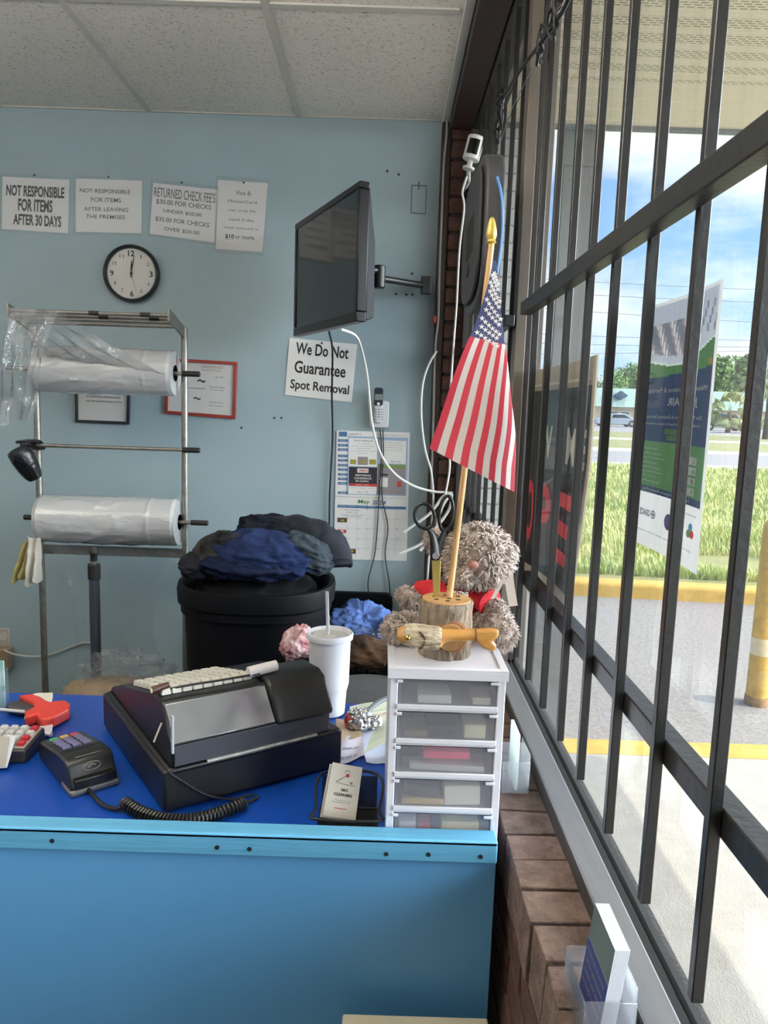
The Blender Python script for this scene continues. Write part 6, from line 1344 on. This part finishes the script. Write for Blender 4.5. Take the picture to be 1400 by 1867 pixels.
# stars on the canton
def star(u0, v0, r):
    p0 = flag(u0, v0); e = 2e-3; du_ = (flag(u0+e, v0)-flag(u0-e, v0)); dv_ = (flag(u0, v0+e)-flag(u0, v0-e)); n_ = du_.cross(dv_)
    if n_.length < 1e-12: return
    n_.normalize(); n_ = n_ if n_.y < 0 else -n_; right = dv_.normalized(); up = n_.cross(right).normalized()
    ll = dv_.length/(2*e)
    pts = []
    for k in range(10):
        a = PI/2+k*PI/5+.25; rr = r if k % 2 == 0 else r*.40; pts.append(p0+right*math.cos(a)*rr-up*math.sin(a)*rr*-1+n_*.0011)
    m.add([p0+n_*.0011]+pts, [(0, 1+k, 1+(k+1) % 10) for k in range(10)], 3)
for r_ in range(9):
    u = .085+.040*r_
    n_ = 5 if r_ % 2 == 0 else 4
    for c_ in range(6 if r_ % 2 == 0 else 5):
        v = .075+.076*c_+(0 if r_ % 2 == 0 else .038)
        if u > .12 or c_ > 1: star(u+.012*(c_-2), v, .0052)
m.build('cloth', [mat('flag blue', (56, 64, 106), .75), mat('flag red', (184, 44, 66), .75), mat('flag white', (222, 216, 214), .75), mat('star white', (236, 234, 236), .75)], ff, angle=70)
# ---- plush bear
BY = 1.365
def bp(x, y, dy=0.0): return P(x, y, Y=BY+dy)
be = thing('plush_bear', 'curly grey beige plush bear in a red shirt sitting behind the log', 'plush toy', (bp(830, 1185).x, BY, TZ))
M_fur = mat('grey beige plush fur', (214, 198, 188), .95, rgb2=(180, 164, 154), nscale=60, sheen=.4)
pxm = BY/1372
rb = random.Random(17)
def lump(mb, c, r, n, ln, seed, R=None, skip=None, sub=(30, 20)):
    mb.ball(c, r, sub[0], sub[1], R=R); c = Vector(c); r3 = Vector((r, r, r)) if isinstance(r, float) else Vector(r); q = random.Random(seed)
    vs = []; fs = []
    for _ in range(n):
        d = Vector((q.gauss(0, 1), q.gauss(0, 1), q.gauss(0, 1))).normalized()
        if d.y > .75: continue
        p = Vector((d.x*r3.x, d.y*r3.y, d.z*r3.z)); nn_ = Vector((d.x/r3.x, d.y/r3.y, d.z/r3.z)).normalized()
        if R is not None: p = R @ p; nn_ = R @ nn_
        p = c+p*.985
        if skip and skip(p): continue
        t1 = nn_.orthogonal().normalized(); t2 = nn_.cross(t1); a = q.uniform(0, 2*PI); sd_ = t1*math.cos(a)+t2*math.sin(a)
        L = ln*q.uniform(.55, 1.2); curl = q.uniform(.5, 1.1)*L; w_ = L*q.uniform(.10, .17)
        for s_ in range(3):       # a tuft: three curling strands from one root
            off = (t1*math.cos(a+2.1*s_)+t2*math.sin(a+2.1*s_)); tip_ = p+nn_*L*q.uniform(.7, 1)+off*curl*.7+Vector((0, 0, -.25*L)); mid = p+nn_*L*.55+off*curl*.15
            si = off.cross(nn_).normalized()*w_; k = len(vs)
            vs.extend([p-si, p+si, p+off*w_, mid-si*.8, mid+si*.8, mid+off*w_*.9, tip_]); fs.extend([(k, k+1, k+4, k+3), (k+1, k+2, k+5, k+4), (k+2, k, k+3, k+5), (k+3, k+4, k+6), (k+4, k+5, k+6), (k+5, k+3, k+6)])
    mb.add(vs, fs)
hc = bp(872, 1013, -.005); hr = 57*pxm
# body is one skinned lump: trunk, limbs and head in one mesh
m = MB()
tr0 = bp(830, 1120, .03); tr_r = (.052, .042, .058)
shirt_c = Vector((tr0.x, tr0.y, tr0.z))
m.ball(tr0, tr_r, 30, 20)
lump(m, hc, (hr*.98, hr*.90, hr*.92), 900, .0185, 1, sub=(40, 28), skip=lambda p: (p-bp(862, 1029, -.07)).length < .010)
lump(m, bp(842, 1045, -.045), (hr*.42, hr*.33, hr*.30), 110, .013, 2)
lump(m, bp(925, 1008, -.01), (.013, .010, .015), 160, .012, 3); lump(m, bp(792, 985, .01), (.013, .010, .018), 140, .012, 4)
for k, (pts, r_, n_, sd) in enumerate((
      ([(762, 1096, -.02), (750, 1094, -.03), (742, 1088, -.03)], .013, 130, 5),          # raised arm, viewer's left
      ([(897, 1106, -.02), (906, 1116, -.035), (910, 1130, -.045)], .0155, 170, 6),           # arm, viewer's right
      ([(770, 1140, -.03), (742, 1148, -.06), (728, 1160, -.075)], .024, 330, 7),          # leg, viewer's left
      ([(886, 1152, -.03), (904, 1160, -.055), (912, 1166, -.07)], .023, 300, 8))):
    for j, (x, y, dy) in enumerate(pts):
        c = bp(x, y, dy); c.z = max(c.z, TZ+r_*.95); lump(m, c, r_*(1, 1.0, 1.12)[j], n_, .012, 100*sd+j, sub=(20, 14))
m.build('body', M_fur, be, angle=180)
# shirt: a sleeve-ended jersey round the trunk
m = MB(); m.lathe((tr0.x, tr0.y, tr0.z-.040), [(.046, 0), (.057, .012), (.0595, .035), (.0585, .058), (.052, .076), (.036, .090), (.026, .096)], 44, 0, 1.03, .86)
for s_, (x, y, dy), (x2, y2, dy2) in ((-1, (800, 1078, .0), (768, 1084, -.03)), (1, (868, 1082, .0), (893, 1098, -.03))):
    a, b = bp(x, y, dy), bp(x2, y2, dy2); m.tube([a, a.lerp(b, .6), b, b+(b-a)*.02], [.022, .0245, .0255, .021], 20)
m.build('shirt', mat('red jersey', (196, 34, 46), .8, bump=.15, bscale=500, noise=.06, nscale=30), be, angle=60)
m = MB()
tb0 = P(836, 1079, Y=1.318)
def sh_(a, b, c):
    ang = (a-.5)*.72; return (tb0.x+.047*math.sin(ang), tb0.y-.012+.045*(1-math.cos(ang)), tb0.z-.005*a+b*.0066)
m.text('AMAZING', sh_, bold=.02); m.build('lettering', mat('white print', (232, 226, 226), .6), be, smooth=False)
nc = bp(862, 1030, -.078); MB().ball(nc, (.0098, .007, .0075), 20, 14).build('nose', mat('brown plush nose', (150, 102, 90), .7), be)
rbn = [bp(930, 1022, -.02), bp(913, 1055, -.03), bp(896, 1092, -.035)]
def ribbon(pts, w_, name, mt, parent):
    mm = MB(); n_ = len(pts); mm.sheet(n_-1, 2, lambda u, v: Vector(pts[min(n_-1, round(u*(n_-1)))])+Vector((w_*(v-.5), 0, .15*w_*(v-.5))), .0008); return mm.build(name, mt, parent)
tagm = mat('cream tag', (206, 194, 182), .7)
ribbon(cr([bp(925, 1040, -.03), bp(912, 1066, -.05), bp(898, 1092, -.055)], 6), .008, 'ribbon', tagm, be); ribbon(cr([bp(926, 1036, -.03), bp(930, 1070, -.05), bp(936, 1105, -.055)], 6), .0155, 'hang_tag', tagm, be)
m = MB(); t0 = bp(931, 1082, -.0535); m.text('AMAZING', lambda a, b, c: (t0.x-.004+.008*a, t0.y, t0.z-.008+.003*b)); m.build('tag_print', mat('faded red print', (170, 90, 90), .7), be, smooth=False)
# ================================================================== at the window
# back of an oval light-up sign hung on the far grille
LY0, LY1 = 1.76, 2.19; lz0, lz1 = P(890, 556, Y=1.85).z, P(895, 292, Y=1.92).z; lc = (LY0+LY1)/2
led = thing('window_light_sign', 'back of a dark oval light-up sign hanging inside the window beside the brick pier', 'sign', (.23, lc, lz0))
M_led = mat('dark grey sign housing', (56, 56, 60), .55, noise=.15, nscale=12, bump=.1, bscale=60)
pol = []
hh = (lz1-lz0)/2; hw_ = (LY1-LY0)/2
for k in range(48):
    a = 2*PI*k/48; ca, sa = math.cos(a), math.sin(a); q_ = (abs(ca)**3.4+abs(sa)**3.4)**(-1/3.4); pol.append((lc+hw_*ca*q_, lz0+hh+hh*sa*q_))
m = MB(); m.prism(pol, lambda a, b, h: (h, a, b), .208, .2515); m.build('housing', M_led, led, bevel=.006, segs=2)
m = MB(); m.prism([(lc+(a-lc)*.86, lz0+hh+(b-lz0-hh)*.88) for a, b in pol], lambda a, b, h: (h, a, b), .197, .2075); m.build('rear_panel', mat('dusty black panel', (40, 41, 45), .7, noise=.25, nscale=10), led, bevel=.004)
m = MB()
for k in range(5): m.bx(.1945, .1975, lc-.08+.03*k, lc-.07+.03*k, lz0+hh*.75, lz0+hh*1.25)
m.bx(.1948, .1975, lc-.03, lc+.02, lz0+hh*.5, lz0+hh*.62); m.build('vent', M_rubber, led)
sl_ = PQ([(0, 0), (1, 0), (1, 1), (0, 1)], 3) if False else None
for dy in (-.08, .08): MB().tube([(.235, lc+dy, lz1-.03), (.27, lc+dy, lz1+.10), (.318, lc+dy, lz1+.20)], .0010, 5).build('hanging_wire', M_wire, led)
# blue cord beside it
cable('thin blue cord hanging beside the dark oval sign', [P(x, y, Y=1.755) for x, y in ((906, 322), (913, 348), (916, 375), (916, 420), (912, 462), (906, 500), (900, 530), (894, 560))], .0030, mat('bright blue cord', (86, 146, 214), .4), 'cable')
# white security camera on the pier
rc_ = P(862, 275, Y=2.90); sc = thing('security_camera', 'white cylindrical security camera with a black face high on the brick pier', 'camera', rc_+Vector((0, 0, -.07)))
a_, b_ = P(858, 292, Y=2.90), P(869, 250, Y=2.90); r_ = .031
m = MB(); m.cyl(a_, b_, r_, n=32); m.build('body', mat('white camera plastic', (226, 226, 224), .35), sc, bevel=.003)
ax_ = (b_-a_).normalized(); fwd = (Vector((-.15, -1, 0))-ax_*Vector((-.15, -1, 0)).dot(ax_)).normalized(); sd_ = ax_.cross(fwd)
m = MB(); n_ = 10
def fc_(u, v): 
    an = (u-.5)*1.25; return a_+ax_*((b_-a_).length*(.16+.64*v))+(fwd*math.cos(an)+sd_*math.sin(an))*(r_+.0012)
m.sheet(12, 6, fc_, .002); m.build('black_face', mat('glossy black face', (10, 11, 14), .1), sc)
m = MB(); m.cyl(a_-ax_*.028, a_, .010, n=14); m.cyl(a_-ax_*.034, a_-ax_*.026, .022, n=20); m.tube([a_-ax_*.03, Vector((.29, 3.05, a_.z-.03)), Vector((.285, 3.175, a_.z-.03))], .008, 10); m.build('mount', mat('white camera mount', (206, 206, 204), .4), sc)
# tangle of black cord strung along the top of the grilles
m = MB(); tp_ = cr([P(904, 232, Y=2.45), P(912, 190, Y=2.3), P(930, 158, Y=2.1), P(951, 124, Y=1.95), P(985, 80, Y=1.70), P(1010, 45, Y=1.60), P(1030, 12, Y=1.5), P(1055, -40, Y=1.42)], 10)
m.tube(tp_, .0045, 7)
q_ = random.Random(2)
for ctr_, n_, s_ in ((P(912, 195, Y=2.28), 7, .028), (P(985, 82, Y=1.72), 5, .020), (P(1010, 40, Y=1.6), 6, .026), (P(905, 240, Y=2.44), 4, .020)):
    for k in range(n_):
        c = Vector(ctr_)+Vector((0, q_.uniform(-.02, .02), q_.uniform(-.03, .03))); pts = [c+Vector((q_.uniform(-.3, .3)*s_, s_*math.cos(a)*q_.uniform(.7, 1.1), s_*math.sin(a)*q_.uniform(.7, 1.3))) for a in [2*PI*j/6 for j in range(6)]]; m.tube(cr(pts, 4, True), .0036, 6, closed=True)
tag(recentre(m.build('cable_tangle', mat('black tangled cord', (18, 18, 20), .5))), 'black tangled cord strung between the bars at the top of the window', 'cord')
# ================================================================== card holders on the brick ledge
M_acr = film('clear acrylic box', clear=.80, gloss=1.2, rough=.05, white=(214, 218, 226))
LZ = .8975
def ledge_holder(label, y0, y1, x0, x1, hb_, hf_, paper):
    t = thing('brochure_holder', label, 'card holder', ((x0+x1)/2, (y0+y1)/2, LZ)); w_ = .0022
    m = MB(); m.bx(x0, x1, y0, y0+w_, LZ, LZ+hf_).bx(x0, x1, y1-w_, y1, LZ, LZ+hf_).bx(x0, x0+w_, y0+w_, y1-w_, LZ, LZ+hf_*.9).bx(x1-w_, x1, y0+w_, y1-w_, LZ, LZ+hb_).bx(x0+w_, x1-w_, y0+w_, y1-w_, LZ, LZ+.003)
    m.build('box', M_acr, t, bevel=.0008, segs=1); return t
ledge_holder('milky clear card holder on the brick ledge beside the drawer tower', 1.315, 1.40, .237, .288, .075, .062, None)
a_ = (.255, 1.33); bcd = MB(); bcd.bx(.262, .268, 1.322, 1.393, LZ+.0032, LZ+.112); tag(recentre(bcd.build('pale_card', mat('pale green card', (206, 220, 208), .6), bevel=.001)), 'pale greenish cards standing in the milky holder beside the drawer tower', 'card')
ledge_holder('clear card holder on the brick ledge nearest the camera', .752, .842, .242, .300, .075, .058, None)
CG2 = 'blue and white cards in the ledge holder'
for k in range(9):
    x = .2600+.0019*k; t = thing('business_card', 'blue and white card standing in the clear holder nearest the camera' if k else 'frontmost blue card with pale lettering in the clear holder nearest the camera', 'card', (x, .797, LZ+.0035), CG2)
    MB().add([(x, .757, LZ+.0035), (x, .837, LZ+.0035), (x+.012, .837, LZ+.118), (x+.012, .757, LZ+.118), (x+.0016, .757, LZ+.0035), (x+.0016, .837, LZ+.0035), (x+.0136, .837, LZ+.118), (x+.0136, .757, LZ+.118)], [(0,3,2,1),(4,5,6,7),(0,1,5,4),(1,2,6,5),(2,3,7,6),(3,0,4,7)]).build('sheet', mat('white card stock', (226, 230, 238), .6), t)
    if k == 0:
        def bc(u, v, h=.0005): return (x+.012*v-h, .757+.08*u, LZ+.0035+.1145*v)
        m = MB(); m.add([bc(a, b) for a, b in ((0, 0), (1, 0), (1, .62), (0, .62))], [(0,1,2,3)], 0); m.add([bc(a, b) for a, b in ((0, .63), (1, .63), (1, 1), (0, 1))], [(0,1,2,3)], 2)
        for q_, s_ in enumerate(('Notary and tax service', 'call for appointment', 'open six days', 'se habla espanol')): m.text(s_, lambda a, b, c: bc(.92-.82*a, .50-.11*q_+.05*b, .0009), 1)
        m.build('print', [mat('navy card print', (40, 52, 110), .5), mat('gold card text', (190, 170, 120), .5), mat('grey photo print', (92, 104, 104), .5)], t, smooth=False)
